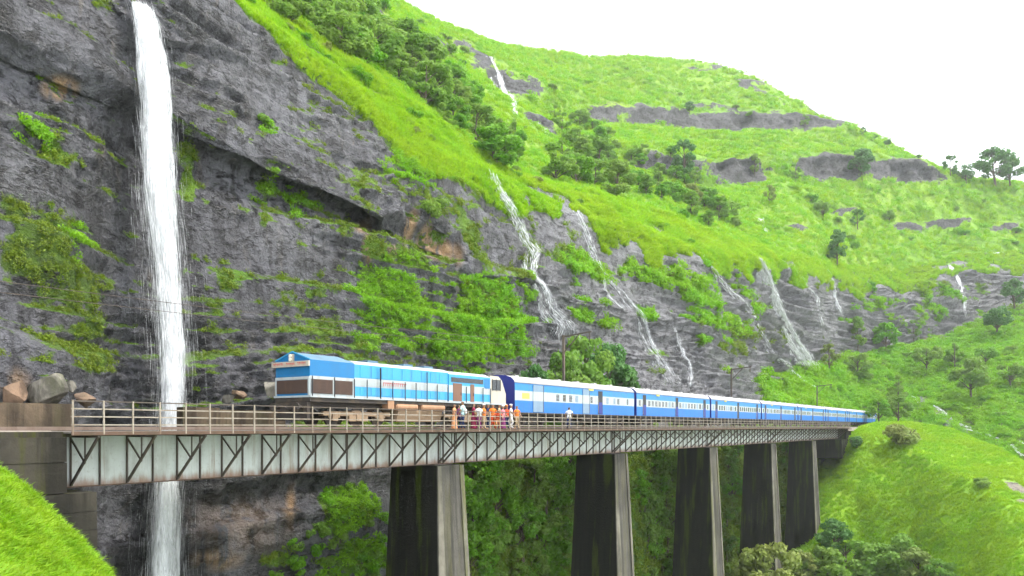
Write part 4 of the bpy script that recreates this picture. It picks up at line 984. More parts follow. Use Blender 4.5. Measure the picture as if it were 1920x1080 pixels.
PEOPLE = [(860, 32.2, 1.58, dict(arms=(.2, .2)), ('plum', 'navy', 'skin', 'hair'), 1.2, "person in dark plum clothes half hidden behind the cyan shirt"),
          (915, 32.3, 1.70, dict(arms=(.4, .1)), ('navy', 'navy', 'skin', 'hair'), 0.3, "person in dark clothes behind the two orange tops"),
          (950, 32.3, 1.66, dict(arms=(.3, .3), cap='orange'), ('redor', 'navy', 'skin', 'hair'), -0.2, "person in red with an orange cap behind the one in pink"),
          (936, 32.25, 1.72, dict(arms=(.1, .5)), ('tanc', 'plum', 'skin', 'hair'), 0.5, "person in a tan shirt behind the crouching one"),
          (852, 31.6, 1.60, dict(sari=True, arms=(.3, .1)), ('peach', 'peach', 'skin', 'hair'), 0.4, "person in a peach-orange sari, leftmost of the group on the bridge"),
          (868, 31.5, 1.80, dict(arms=(.25, .3), bag='whitec'), ('cyan', 'navy', 'skin', 'hair'), 3.4, "tall person in a pale cyan shirt and dark trousers near the group's left end"),
          (888, 31.7, 1.68, dict(sari=True, arms=(.2, .5)), ('maroon', 'maroon', 'skin', 'hair'), 0.8, "person in maroon clothes between the cyan and orange shirts"),
          (898, 31.35, 1.62, dict(arms=(.1, .1), bag='whitec'), ('whitec', 'plum', 'skin', 'hair'), 2.6, "person in white top with bag right behind the one in maroon"),
          (907, 31.8, 1.66, dict(cap='whitec', arms=(.6, .4)), ('orange', 'tanc', 'skin', 'hair'), 0.2, "person in orange shirt and white cap in the middle of the group"),
          (924, 31.6, 1.68, dict(arms=(.5, .1), step=.16), ('orange', 'redor', 'skin', 'hair'), -0.5, "person in orange top and red trousers right of the white cap"),
          (933, 31.3, 1.60, dict(crouch=.55, bend=.5, arms=(.7, .7)), ('redor', 'peach', 'skin', 'hair'), -0.8, "person in red and peach crouching low beside the railing"),
          (943, 31.75, 1.62, dict(cap='whitec', sari=True, arms=(.2, .4)), ('pinkc', 'plum', 'skin', 'hair'), 0.1, "person in pink with a white cap near the cream cab end"),
          (958, 31.55, 1.70, dict(cap='whitec', arms=(.4, .5), step=.14), ('whitec', 'whitec', 'skin', 'hair'), 0.6, "person all in white with a white cap at the group's right end"),
          (969, 31.7, 1.66, dict(arms=(.2, .3)), ('orange', 'tanc', 'skin', 'hair'), -0.3, "person in orange top, last on the right of the group"),
          (1067, 31.6, 1.72, dict(arms=(.5, .2), step=.12), ('whitec', 'navy', 'skin', 'hair'), 2.2, "lone person in white shirt and dark trousers beside the first coach")]
for px_, Y_, H_, pose, cols, rz, lab in PEOPLE:
    person(pX(px_, Y_), Y_, rz, H_ * 1.07, pose, cols, lab)

# ------------------------------------------------------------------ waterfalls
def water_mat(name, lo, hi, base=(0.90, 0.92, 0.94), amax=1.0, scale=2.2, edge=True, zs=0.10):
    m, nt, b = nodes_of(name)
    n1 = noise_node(nt, scale, 5, 0.6, stretch=(1, 1, zs)); n2 = noise_node(nt, scale * 4, 4, 0.65, stretch=(1, 1, zs * 1.6))
    a = math_n(nt, 'ADD', math_n(nt, 'MULTIPLY', n1, 0.6), math_n(nt, 'MULTIPLY', n2, 0.4))
    al = maprange(nt, a, lo, hi, 0.0, amax)
    if edge:
        al = math_n(nt, 'MULTIPLY', al, attr(nt, "body"))
    nt.links.new(al, b.inputs["Alpha"])
    c = mix(nt, maprange(nt, n2, 0.35, 0.65), tuple(x * 0.86 for x in base), base); nt.links.new(c, b.inputs["Base Color"])
    b.inputs["Roughness"].default_value = 0.5; b.inputs["Specular IOR Level"].default_value = 0.2
    b.inputs["Subsurface Weight"].default_value = 0.0
    return m
M['water'] = water_mat("falling_water_core", 0.20, 0.52, edge=True)
M['spray'] = water_mat("falling_water_veil", 0.30, 0.72, amax=0.5, scale=1.1, zs=0.10)
M['mist'] = water_mat("fine_spray", 0.30, 0.80, amax=0.20, scale=0.7, zs=0.25)
M['thin'] = water_mat("thin_water_on_rock", 0.30, 0.66, base=(0.66, 0.67, 0.70), amax=0.85, scale=2.0, zs=0.2)
M['thin_far'] = water_mat("far_thin_water", 0.22, 0.52, base=(0.78, 0.79, 0.81), scale=0.9, zs=0.2)

def dense(pts, n):
    pts = np.array(pts, float); s = np.concatenate([[0], np.cumsum(np.linalg.norm(np.diff(pts[:, :3], axis=0), axis=1))])
    t = np.linspace(0, s[-1], n); out = np.stack([np.interp(t, s, pts[:, k]) for k in range(pts.shape[1])], 1)
    k = np.array([1, 2, 3, 2, 1.]) / 9
    for _ in range(3):
        q = np.pad(out, ((2, 2), (0, 0)), mode='edge'); out[1:-1] = np.stack([np.convolve(q[:, j], k, 'valid') for j in range(out.shape[1])], 1)[1:-1]
    return out

def mesh_with_attr(name, P, closed, mat, body, parent=None):
    R, C = P.shape[:2]; i = np.arange(R * C).reshape(R, C)
    j = np.concatenate([i, i[:, :1]], 1) if closed else i
    q = np.stack([j[:-1, :-1], j[:-1, 1:], j[1:, 1:], j[1:, :-1]], -1).reshape(-1, 4)
    me = bpy.data.meshes.new(name); me.from_pydata(P.reshape(-1, 3).tolist(), [], q.tolist())
    at = me.attributes.new("body", 'FLOAT', 'POINT'); at.data.foreach_set("value", body.reshape(-1).astype(np.float32))
    me.polygons.foreach_set("use_smooth", [True] * len(me.polygons)); me.materials.append(mat)
    o = bpy.data.objects.new(name, me); COL.objects.link(o); o.parent = parent
    return o

# the tall fall beside the bridge: nested ragged columns of water
path = [(263, 10, 45.3, 36), (269, 16, 44.8, 48), (277, 45, 44.3, 56), (284, 100, 43.8, 60), (291, 180, 43.4, 60), (296, 270, 42.8, 66), (300, 350, 42.4, 68), (306, 420, 42.2, 64), (313, 500, 42.0, 56), (318, 580, 41.9, 58), (323, 660, 41.8, 56), (324, 740, 41.7, 46), (320, 800, 41.7, 42), (313, 900, 41.7, 46), (308, 1000, 41.7, 54), (304, 1100, 41.7, 66), (300, 1330, 41.7, 90)]
cen = [list(atY(a, b, Y)) + [w / 60.0] for a, b, Y, w in path]
cen = dense(cen, 260)
wf = empty("tall_waterfall", tuple(cen[-1, :3])); tag(wf, "tall white waterfall plunging from the cliff top past the left of the bridge", "waterfall")
WB = cen[-1, :3].copy()
M['drops'] = paint("white_water_threads", (0.88, 0.90, 0.92), 0.6, 0.0, (0.8, 0.8, 0.8), 1.0, spec=0.2)
def threads(L, count, ln, th, axes, sig, seed, wpow=0.0):
    """slim spindles of falling water strewn about a path; L rows are x, y, z, half width"""
    rs = np.random.default_rng(seed); n = len(L); t = rs.random(count) * (n - 1.001)
    i = t.astype(int); f = (t - i)[:, None]; C = L[i] * (1 - f) + L[i + 1] * f
    T = np.gradient(L[:, :3], axis=0); T /= np.linalg.norm(T, axis=1)[:, None] + 1e-9; D = T[i] + rs.normal(size=(count, 3)) * 0.035
    P = C[:, :3].copy(); g = rs.normal(size=(count, len(axes)))
    for k, (ax, sg) in enumerate(zip(axes, sig)): P = P + (ax if ax.ndim == 2 else ax[None])[(i if ax.ndim == 2 else 0)] * (g[:, k] * sg * C[:, 3])[:, None]
    l = (ln[0] + (ln[1] - ln[0]) * rs.random(count) ** 1.5)[:, None]; r = (th[0] + (th[1] - th[0]) * rs.random(count) ** 2) * np.exp(-0.35 * (g ** 2).sum(1) * wpow)
    a = np.cross(D, rs.normal(size=(count, 3))); a /= np.linalg.norm(a, axis=1)[:, None]; b_ = np.cross(D, a)
    V = np.stack([P - D * l, P + a * r[:, None] - D * l * .2, P + (-.5 * a + .87 * b_) * r[:, None] - D * l * .2, P + (-.5 * a - .87 * b_) * r[:, None] - D * l * .2, P + D * l], 1).reshape(-1, 3)
    o = np.arange(count) * 5
    Fq = np.concatenate([np.stack([o + x, o + y, o + z], 1) for x, y, z in ((0, 2, 1), (0, 3, 2), (0, 1, 3), (4, 1, 2), (4, 2, 3), (4, 3, 1))])
    return V, Fq
def tri_object(name, V, Fq, mat, parent, base):
    me = bpy.data.meshes.new(name); n = len(Fq); V = V - base
    me.vertices.add(len(V)); me.vertices.foreach_set("co", V.reshape(-1).astype(np.float32)); me.loops.add(n * 3); me.loops.foreach_set("vertex_index", Fq.reshape(-1).astype(np.int32))
    me.polygons.add(n); me.polygons.foreach_set("loop_start", np.arange(0, n * 3, 3, dtype=np.int32)); me.update(calc_edges=True); me.materials.append(mat)
    o = bpy.data.objects.new(name, me); COL.objects.link(o); o.parent = parent; o["kind"] = "stuff"; return o
AX, AY = np.array([1.0, 0, 0]), np.array([0, 1.0, 0])
for nm, sc_, mt, sd_, am in (("water_column", 0.40, 'water', 1, 0.22), ("water_veil", 0.70, 'spray', 2, 0.32)):
    n = 30; ang = np.linspace(0, 2 * math.pi, n, endpoint=False)
    ring = np.stack([np.cos(ang), 0.55 * np.sin(ang), 0 * ang], -1)
    P = cen[:, None, :3] + ring[None] * cen[:, None, 3:4] * sc_
    nz = fbm(P, 0.9, 4, seed=200 + sd_, stretch=(1, 1, 0.12)) + 0.6 * fbm(P, 2.4, 2, seed=210 + sd_, stretch=(1, 1, 0.25))
    P = P + ring[None] * (nz * am * (0.6 + cen[:, 3])[:, None])[..., None] - WB
    mesh_with_attr(nm, P, True, M[mt], np.ones(P.shape[:2]), wf)
tc = np.linspace(0, 1, len(cen))
V1, F1 = threads(cen, 14000, (0.3, 1.6), (0.006, 0.020), (AX, AY), (0.37, 0.24), 1, 0.4)
tri_object("falling_threads", V1, F1, M['drops'], wf, WB)
wide = cen.copy(); wide[:, 3] *= (0.7 + 0.6 * sstep(0.1, 0.6, tc))
V2, F2 = threads(wide, 6000, (0.3, 1.4), (0.0015, 0.004), (AX, AY), (0.62, 0.45), 2, 0.0)
tri_object("spray_threads", V2, F2, M['drops'], wf, WB)

def stream(name, pts, label, mat='thin', off=0.75, strands=1, raw=False, pull=0.0, cat="waterfall", spread=0.5, dens=1.0, which=('cliff', 'hill')):
    """water running down the rock: pts are picture positions with a width in pixels"""
    P3 = []
    pa = np.array(pts, float); sl = np.concatenate([[0], np.cumsum(np.hypot(*np.diff(pa[:, :2], axis=0).T))]); tt = sl if raw else np.linspace(0, sl[-1], max(6, int(sl[-1] / 6)))
    for a, b, w in np.stack([np.interp(tt, sl, pa[:, k]) for k in range(3)], 1):
        p = locate(a, b, which)
        if p is None: continue
        d = proj(np.array(p))[2]; P3.append([p.x, p.y, p.z, w * d / F * 1.15])
    P3 = np.array(P3); root = empty(name, tuple(P3[-1, :3])); tag(root, label, cat, "thin waterfalls on the cliff" if cat == "waterfall" else None)
    base = P3[-1, :3].copy(); L = dense(P3, max(30, len(P3) * 2))
    for _ in range(4): L = dense(L, len(L))
    d = proj(L[:, :3])[2].mean()
    toward = -L[:, :3] / np.linalg.norm(L[:, :3], axis=1)[:, None]
    side = np.array([ST, -CT, 0.0])
    rs = np.random.default_rng(int(abs(P3[0, 0] * 10)) % 9999)
    t = np.linspace(0, 1, len(L)); hwm = float(L[:, 3].mean()); ph = rs.uniform(0, 50)
    pix = d / 765.0                                       # metres per render pixel at this distance
    length = float(np.linalg.norm(np.diff(L[:, :3], axis=0), axis=1).sum())
    arms = []
    for k in range(strands):
        q = fbm(np.stack([t * 5 + ph + 7 * k, 0 * t, 0 * t], -1), 1.0, 3, seed=int(ph)) * spread
        if strands > 1: q = q + (k / (strands - 1) - 0.5) * 1.2
        A = L.copy(); A[:, :3] += side * (q * L[:, 3])[:, None] + toward * (off + pull * np.sin(np.pi * np.clip(t * 1.1, 0, 1)))[:, None]
        A[:, 3] *= (1.0 if strands == 1 else 0.5) * (0.8 + 0.4 * fbm(np.stack([t * 9, 0 * t + ph, 0 * t + k], -1), 1.0, 3, seed=3))
        arms.append(A)
    for k, A in enumerate(arms):
        n = 7; u = np.linspace(-1, 1, n); hw = A[:, 3] * 0.8
        Q = A[:, None, :3] + side * (u[None] * hw[:, None])[..., None] + toward[:, None] * ((1 - u ** 2)[None] * (0.12 + 0.3 * hw[:, None]) - 0.35)[..., None]
        bd = (1 - np.abs(u)[None] ** 1.5) * np.ones((len(L), 1)) * (sstep(0, 0.05, t) * sstep(1.0, 0.85, t) * np.clip(0.5 + 0.9 * fbm(np.stack([t * 14 + ph, 0 * t, 0 * t + k], -1), 1.0, 3, seed=8), 0.1, 0.9))[:, None]
        mesh_with_attr("water_sheet", Q - base, False, M[mat], np.clip(bd, 0, 1), root)
        cnt = int(np.clip(dens * length * 2 * hwm / (pix * pix * 5.0) / strands, 60, 2600))
        V, Fq = threads(A, cnt, (1.2 * pix, 7 * pix), (0.10 * pix, 0.36 * pix), (side, toward), (0.48, 0.10), int(ph * 100) + k, 0.4)
        tri_object("water_threads", V, Fq, M['drops'], root, base)
    return root

stream("waterfall", [(918, 328, 16), (935, 352, 18), (950, 385, 18), (966, 420, 18), (982, 455, 20), (988, 495, 16), (996, 535, 18), (1012, 575, 34), (1035, 612, 44), (1050, 640, 50)], "wide streaky cascade down the rock above the gap between locomotive and coaches", strands=4, pull=0.5)
stream("waterfall", [(1068, 394, 8), (1080, 420, 9), (1088, 450, 9), (1100, 480, 10), (1128, 510, 10), (1150, 540, 10), (1172, 570, 12), (1195, 605, 12), (1208, 640, 12), (1220, 680, 16), (1238, 722, 24)], "long thin cascade zigzagging past the bright grass tongue behind the first coach", strands=3, dens=0.7)
stream("waterfall", [(1128, 525, 6), (1140, 550, 6), (1155, 580, 6)], "short faint trickle splitting left of the long zigzag cascade")
stream("waterfall", [(1258, 615, 6), (1268, 640, 7), (1276, 668, 7), (1290, 722, 9)], "slim straight trickle down grey rock right of the zigzag cascade")
stream("waterfall", [(1312, 475, 9), (1340, 505, 9), (1365, 540, 10), (1385, 568, 10), (1405, 602, 12), (1425, 635, 12), (1450, 670, 16), (1480, 700, 14), (1505, 735, 12)], "faint whitish cascade running diagonally down rock left of the twin fall", strands=3, dens=0.7)
stream("waterfall", [(1410, 486, 12), (1430, 505, 16), (1447, 545, 18), (1462, 590, 19), (1477, 630, 20), (1490, 665, 21), (1498, 690, 21)], "broad white twin-strand fall at the end of the near cliff", mat='thin_far', strands=3, pull=1.0, spread=0.12, raw=True, off=1.6, dens=4.0)
stream("waterfall", [(1528, 490, 8), (1548, 508, 10), (1563, 528, 10), (1571, 550, 8), (1576, 590, 7)], "small fall dropping over the dark head wall right of the twin fall", mat='thin_far')
stream("waterfall", [(1490, 505, 5), (1508, 530, 6), (1520, 560, 8), (1526, 610, 8)], "faint misty trickle between the twin fall and the small head-wall fall", mat='thin')
stream("waterfall", [(1780, 498, 6), (1798, 515, 7), (1806, 545, 6), (1812, 590, 6)], "slender fall on the far head wall near the right edge", mat='thin_far')
stream("waterfall", [(914, 108, 10), (922, 130, 12), (930, 152, 15), (940, 178, 16), (948, 215, 16)], "white fall high on the left hill above the tree belt", mat='thin_far', strands=2, off=1.0)
stream("waterfall", [(998, 230, 10), (1008, 242, 12), (1015, 256, 10)], "short rounded fall below the high one on the left hill", mat='thin_far', off=1.0)
stream("waterfall", [(1424, 412, 6), (1434, 426, 7), (1444, 446, 7)], "tiny fall in the bright grass of the middle hillside", mat='thin_far', off=0.8)
stream("stream", [(1720, 742, 10), (1728, 758, 12), (1745, 772, 14), (1762, 785, 14), (1790, 800, 14), (1830, 818, 16), (1880, 838, 18), (1930, 858, 18)], "pale stream among rocks in the valley behind the embankment", mat='thin', cat="stream", strands=2, off=0.2)

# ------------------------------------------------------------------ foliage
def leaf_mesh(name, cen, rad, n, size, mat, up=0.35, aspect=0.55, seed=0, shell=0.55):
    rs = np.random.default_rng(seed); cen = np.array(cen, float); rad = np.array(rad, float)
    w = rad ** 2; pick = rs.choice(len(cen), n, p=w / w.sum())
    d = rs.normal(size=(n, 3)); d /= np.linalg.norm(d, axis=1)[:, None]
    r = rad[pick] * (shell + (1 - shell) * rs.random(n) ** 0.5) * (0.85 + 0.3 * rs.random(n))
    c = cen[pick] + d * r[:, None] * np.array([1, 1, 0.8])
    nrm = d * 0.7 + rs.normal(size=(n, 3)) * 0.55 + np.array([0, 0, up]); nrm /= np.linalg.norm(nrm, axis=1)[:, None]
    t = np.cross(nrm, rs.normal(size=(n, 3))); t /= np.linalg.norm(t, axis=1)[:, None] + 1e-9; b = np.cross(nrm, t)
    s = size * (0.6 + 0.8 * rs.random(n))[:, None]
    V = np.stack([c - t * s, c - b * s * aspect + nrm * s * 0.15, c + t * s, c + b * s * aspect + nrm * s * 0.15], 1).reshape(-1, 3)
    me = bpy.data.meshes.new(name); q = np.arange(n * 4, dtype=np.int32)
    me.vertices.add(n * 4); me.vertices.foreach_set("co", V.reshape(-1).astype(np.float32))
    me.loops.add(n * 4); me.loops.foreach_set("vertex_index", q)
    me.polygons.add(n); me.polygons.foreach_set("loop_start", q[::4].copy()); me.update(calc_edges=True)
    me.materials.append(mat)
    return me

def tree_proto(kind, mat, seed):
    rs = np.random.default_rng(seed); t = MB(); cen, rad = [], []
    if kind == 'shrub':
        for _ in range(11):
            a = rs.uniform(0, 6.28); q = rs.uniform(0, 0.75); cen.append((q * math.cos(a), q * math.sin(a), rs.uniform(0.25, 0.85))); rad.append(rs.uniform(0.28, 0.48))
        for _ in range(5):
            a = rs.uniform(0, 6.28); t.tube([(0, 0, -0.3), (0.3 * math.cos(a), 0.3 * math.sin(a), 0.35), (0.6 * math.cos(a), 0.6 * math.sin(a), 0.8)], [0.05, 0.035, 0.015], 5)
        n, size = 1500, 0.10
    else:
        h, cw, c0, c1, nb = {'round': (7.0, 2.7, 2.2, 6.6, 22), 'tall': (9.5, 2.1, 2.4, 9.2, 26), 'spread': (6.0, 3.4, 3.0, 5.6, 20), 'loose': (8.0, 2.9, 2.0, 7.6, 17)}[kind]
        lean = rs.uniform(-0.5, 0.5, 2)
        trunk = [(0, 0, -1.0), (0, 0, 0.5), (lean[0] * .4, lean[1] * .4, h * .3), (lean[0] * .8, lean[1] * .8, h * .6), (lean[0], lean[1], h * .88)]
        t.tube(trunk, [0.24, 0.2, 0.16, 0.10, 0.03], 7)
        for _ in range(nb):
            a = rs.uniform(0, 6.28); f = rs.random(); z = c0 + (c1 - c0) * f
            prof = math.sin(math.pi * min(1, (0.18 + 0.8 * f))) ** 0.6 if kind != 'spread' else (0.55 + 0.45 * math.sin(math.pi * f))
            q = cw * prof * math.sqrt(rs.uniform(0.15, 1.0)); p = (lean[0] * f + q * math.cos(a), lean[1] * f + q * math.sin(a), z)
            cen.append(p); rad.append(rs.uniform(0.55, 1.05) * (1.0 if kind != 'loose' else 0.85))
            zb = max(h * .25, z - q * 0.7 - 0.5); u = min(0.85, zb / h)
            s0 = (lean[0] * u, lean[1] * u, zb); t.tube([s0, ((s0[0] + p[0]) / 2, (s0[1] + p[1]) / 2, (zb + z) / 2 + 0.15), p], [0.075, 0.05, 0.02], 5)
        n, size = {'round': 2600, 'tall': 2800, 'spread': 2200, 'loose': 1700}[kind], 0.24
    cm = leaf_mesh("crown", cen, rad, n, size, mat, seed=seed)
    tm = bpy.data.meshes.new("trunk"); tm.from_pydata(t.v, [], t.f); tm.materials.append(M['bark'])
    return tm, cm

PROTO = {}
for kind in ('round', 'tall', 'spread', 'loose', 'shrub'):
    for mk in ('a', 'b', 'c', 'd'):
        if (kind, mk) in (('spread', 'd'), ('tall', 'd'), ('loose', 'c'), ('tall', 'c')): continue
        PROTO[(kind, mk)] = [tree_proto(kind, M['leaf_' + mk], 300 + 17 * len(PROTO) + v) for v in range(2)]
def plant(name, loc, size, kind, mk, label, cat, group=None, squash=1.0, wide=1.0):
    tm, cm = random.choice(PROTO[(kind, mk)])
    o = empty(name, loc, random.uniform(0, 6.28)); o.scale = (size * wide, size * wide, size * squash); tag(o, label, cat, group)
    for nm, me in (("trunk" if kind != 'shrub' else "stems", tm), ("crown" if kind != 'shrub' else "foliage", cm)):
        c = bpy.data.objects.new(nm, me); COL.objects.link(c); c.parent = o
    return o

def in_poly(x, y, poly):
    r = False; n = len(poly); j = n - 1
    for i in range(n):
        (xi, yi), (xj, yj) = poly[i], poly[j]
        if (yi > y) != (yj > y) and x < (xj - xi) * (y - yi) / (yj - yi) + xi: r = not r
        j = i
    return r
def fill(poly, spacing, jitter=0.5):
    xs = [p[0] for p in poly]; ys = [p[1] for p in poly]; out = []
    y = max(ys)
    while y > min(ys):
        x = min(xs) + random.random() * spacing
        while x < max(xs):
            a, b = x + random.uniform(-jitter, jitter) * spacing, y + random.uniform(-jitter, jitter) * spacing * 0.6
            if in_poly(a, b, poly): out.append((a, b))
            x += spacing
        y -= spacing * 0.6
    return out

# dense tree belt above the brow of the cliff
belt = [(470, 8), (540, 42), (640, 104), (720, 158), (800, 214), (880, 280), (950, 322), (1050, 345), (1120, 362), (1200, 394), (1300, 430), (1375, 455), (1390, 420), (1330, 335), (1270, 290), (1190, 262), (1110, 240), (1040, 225), (965, 240), (900, 180), (830, 150), (730, 90), (660, 20), (640, -10), (470, -30)]
for (a, b) in fill(belt, 34):
    p = locate(a, b)
    if p is None: continue
    kind = random.choice(['round', 'round', 'tall', 'loose', 'round']); mk = random.choice('aaac' if a < 820 else 'aacc')
    if 972 < a < 1040 and 236 < b < 312 or 905 < a < 965 and b < 250: continue
    if (kind, mk) not in PROTO: mk = 'a'
    sz = random.uniform(0.45, 1.1)
    plant("belt_tree", (p.x, p.y, p.z - 1.7 * sz), sz, kind, mk, "leafy green tree in the dense belt above the cliff's grassy brow", "tree", "trees of the belt above the cliff", 0.95, 1.25)
# scattered hillside trees
for a, b, s, kind, mk, lab in [
    (1278, 345, 1.6, 'tall', 'b', "tall bluish-green tree standing before the rock band's left end"), (1610, 338, 1.9, 'round', 'b', "dark round tree against the upper rock band on the right"),
    (1575, 505, 1.35, 'tall', 'b', "narrow dark tree alone on bright grass above the head wall"), (1300, 395, 1.1, 'round', 'd', "olive round tree at the lower right end of the tree belt"),
    (1545, 415, 1.2, 'spread', 'a', "spreading tree on the middle of the right hillside"), (1490, 345, 1.0, 'loose', 'a', "thin tree in the grassy gap between two rock outcrops"),
    (1440, 385, .9, 'loose', 'd', "sparse olive tree on the slope below the left rock outcrop"), (1605, 430, 1.0, 'loose', 'b', "slim tree on the right slope below the dark round tree"),
    (1350, 400, .8, 'spread', 'a', "low spreading tree beside the belt's right end"), (1665, 420, .8, 'round', 'a', "small bushy tree by the little rocks of the right slope"),
    (1420, 330, .9, 'tall', 'a', "upright tree at the right end of the left rock outcrop"), (1510, 240, .8, 'loose', 'a', "small tree on the upper grassy shelf near the hill's right shoulder"),
    (1862, 350, 2.6, 'round', 'b', "big bluish tree on the skyline at the right edge"), (1895, 350, 2.0, 'round', 'b', "second skyline tree beside the big one at the right edge"), (1815, 348, 1.5, 'spread', 'b', "low spreading skyline tree left of the big one"),
    (1777, 330, 1.2, 'loose', 'b', "slender ragged tree on the skyline left of the big trees"), (1718, 300, .35, 'round', 'b', "tiny lone bush on the skyline"), (1612, 256, .55, 'loose', 'b', "leftmost of the tiny ragged trees on the sloping skyline"), (1636, 266, .5, 'loose', 'b', "middle one of the tiny ragged trees on the sloping skyline"), (1660, 276, .6, 'spread', 'b', "rightmost tiny tree on the sloping skyline"),
    (1290, 215, .9, 'round', 'b', "dark small tree on the upper band of the far hill"), (1600, 660, 1.15, 'tall', 'a', "upright green tree against the foot of the head wall"), (1665, 668, 1.5, 'round', 'c', "full dark-green round tree below the head wall"), (1615, 730, 1.5, 'round', 'a', "broad tree at the foot of the talus beyond the coaches"),
    (1742, 715, 1.35, 'spread', 'a', "flat-topped tree with a visible trunk in the valley"), (1825, 762, 1.7, 'round', 'a', "large round tree in the lower right of the valley"), (1870, 635, 1.6, 'spread', 'b', "spreading tree under the right part of the head wall"), (1905, 600, 1.6, 'round', 'b', "dark tree at the right edge under the head wall"), (1575, 745, 1.0, 'shrub', 'a', "low bush on the talus above the coaches"),
    (1690, 770, 1.0, 'loose', 'a', "small tree by the stream head"), (1790, 700, 1.1, 'loose', 'a', "light tree between the flat-topped and large round valley trees"), (1850, 690, 1.0, 'spread', 'c', "bright spreading tree on the right valley floor"), (1555, 705, 1.0, 'loose', 'd', "thin olive tree beside the base of the twin fall"), (1710, 640, .9, 'loose', 'a', "loose tree just under the head wall's middle"), (1900, 760, 1.2, 'spread', 'a', "spreading tree at the right edge of the valley floor"), (1640, 560, .8, 'round', 'c', "bright bushy tree growing out of the head wall")]:
    p = locate(a, b)
    if p is not None: plant("hillside_tree" if kind != 'shrub' else "bush", p, s, kind, mk, lab, "tree" if kind != 'shrub' else "bush")
for (a, b) in fill([(1400, 400), (1560, 470), (1750, 480), (1915, 460), (1915, 370), (1760, 365), (1600, 350), (1420, 360)], 84):
    p = locate(a, b)
    if p is not None: plant("shrub", p, random.uniform(1.2, 3.0), 'shrub', random.choice('aac'), "low green shrub dotted over the right hillside grass", "shrub", "shrubs on the right hillside", 0.8)
for (a, b) in fill([(900, 100), (1100, 130), (1250, 130), (1450, 190), (1560, 240), (1100, 195), (960, 190)], 80):
    p = locate(a, b)
    if p is not None: plant("shrub", p, random.uniform(1.4, 3.2), 'shrub', random.choice('aac'), "low shrub on the hazy upper grass of the far hill", "shrub", "shrubs on the far hill", 0.7)
for (a, b) in fill([(700, 10), (860, 70), (900, 130), (820, 140), (720, 80)], 34):
    p = locate(a, b)
    if p is not None: plant("shrub", p, random.uniform(1.0, 2.4), 'shrub', random.choice('abc'), "low shrub among grey rocks on the steep upper left hill", "shrub", "shrubs on the upper left hill", 0.8)
for (a, b) in fill([(1560, 790), (1590, 720), (1640, 660), (1760, 650), (1915, 610), (1915, 850), (1760, 770), (1700, 700)], 50):
    p = locate(a, b)
    if p is not None: plant("shrub", p, random.uniform(1.0, 2.4), 'shrub', random.choice('aacc'), "low green shrub on the valley floor below the head wall", "shrub", "shrubs of the valley floor", 0.8)

for (a, b) in fill([(420, 0), (620, 120), (760, 235), (900, 322), (1100, 395), (1300, 462), (1390, 480), (1300, 440), (1100, 368), (900, 300), (700, 155), (500, 20)], 36):
    p = locate(a, b)
    if p is not None: plant("shrub", p, random.uniform(0.5, 1.35), 'shrub', random.choice('accd'), "small leafy shrub in the bright grass of the cliff's brow", "shrub", "shrubs in the brow grass", 0.8)
# big tree behind the first coach, and the round one the train runs behind
for X, Y, s, kind, mk, lab in [(75.0, 40.4, 1.18, 'round', 'a', "broad light leafy tree behind the first coach, right of the mast"), (69.5, 40.3, .9, 'round', 'a', "leafy tree behind the first coach, left of the mast"), (84.0, 40.5, .9, 'round', 'b', "leafy dark tree at the right end of the trees behind the first coach"), (80.0, 40.5, 1.12, 'round', 'b', "tall dark leafy tree right of the broad light one behind the first coach"), (65.0, 40.4, .72, 'round', 'b', "small dark tree just left of the brown mast"), (88.0, 40.8, .6, 'round', 'a', "smaller leafy tree at the right end of the first coach's trees")]:
    plant("trackside_tree", (X, Y, -0.8), s, kind, mk, lab, "tree", None, 1.35, 1.0)
pt = unproj(1684, 800, 190); plant("trackside_tree", tuple(pt), 1.2, 'round', 'a', "round bright tree hiding the end of the train", "tree", None, .95, 1.0)
pt = unproj(1648, 798, 188); plant("trackside_tree", tuple(pt), 1.0, 'round', 'c', "smaller loose tree over the last visible coach", "tree")
# tunnel mouth the line disappears into
tp = unproj(1706, 800, 225)
tn = empty("tunnel_portal", (262, YC, -0.6)); tag(tn, "dark stone tunnel mouth half hidden by the round tree at the train's far end", "tunnel")
MB().box(262, 264, 31.2, 31.9, -0.6, 6.2).box(262, 264, 36.7, 37.4, -0.6, 6.2).box(262, 264, 31.2, 37.4, 6.2, 7.4).build("portal_frame", M['abut'], tn, (262, YC, -0.6))
MB().box(263.0, 276, 31.9, 36.7, -0.6, 6.195).build("tunnel_bore", M['black'], tn, (262, YC, -0.6))  # solid block, its black colour stands for the darkness inside the tunnel

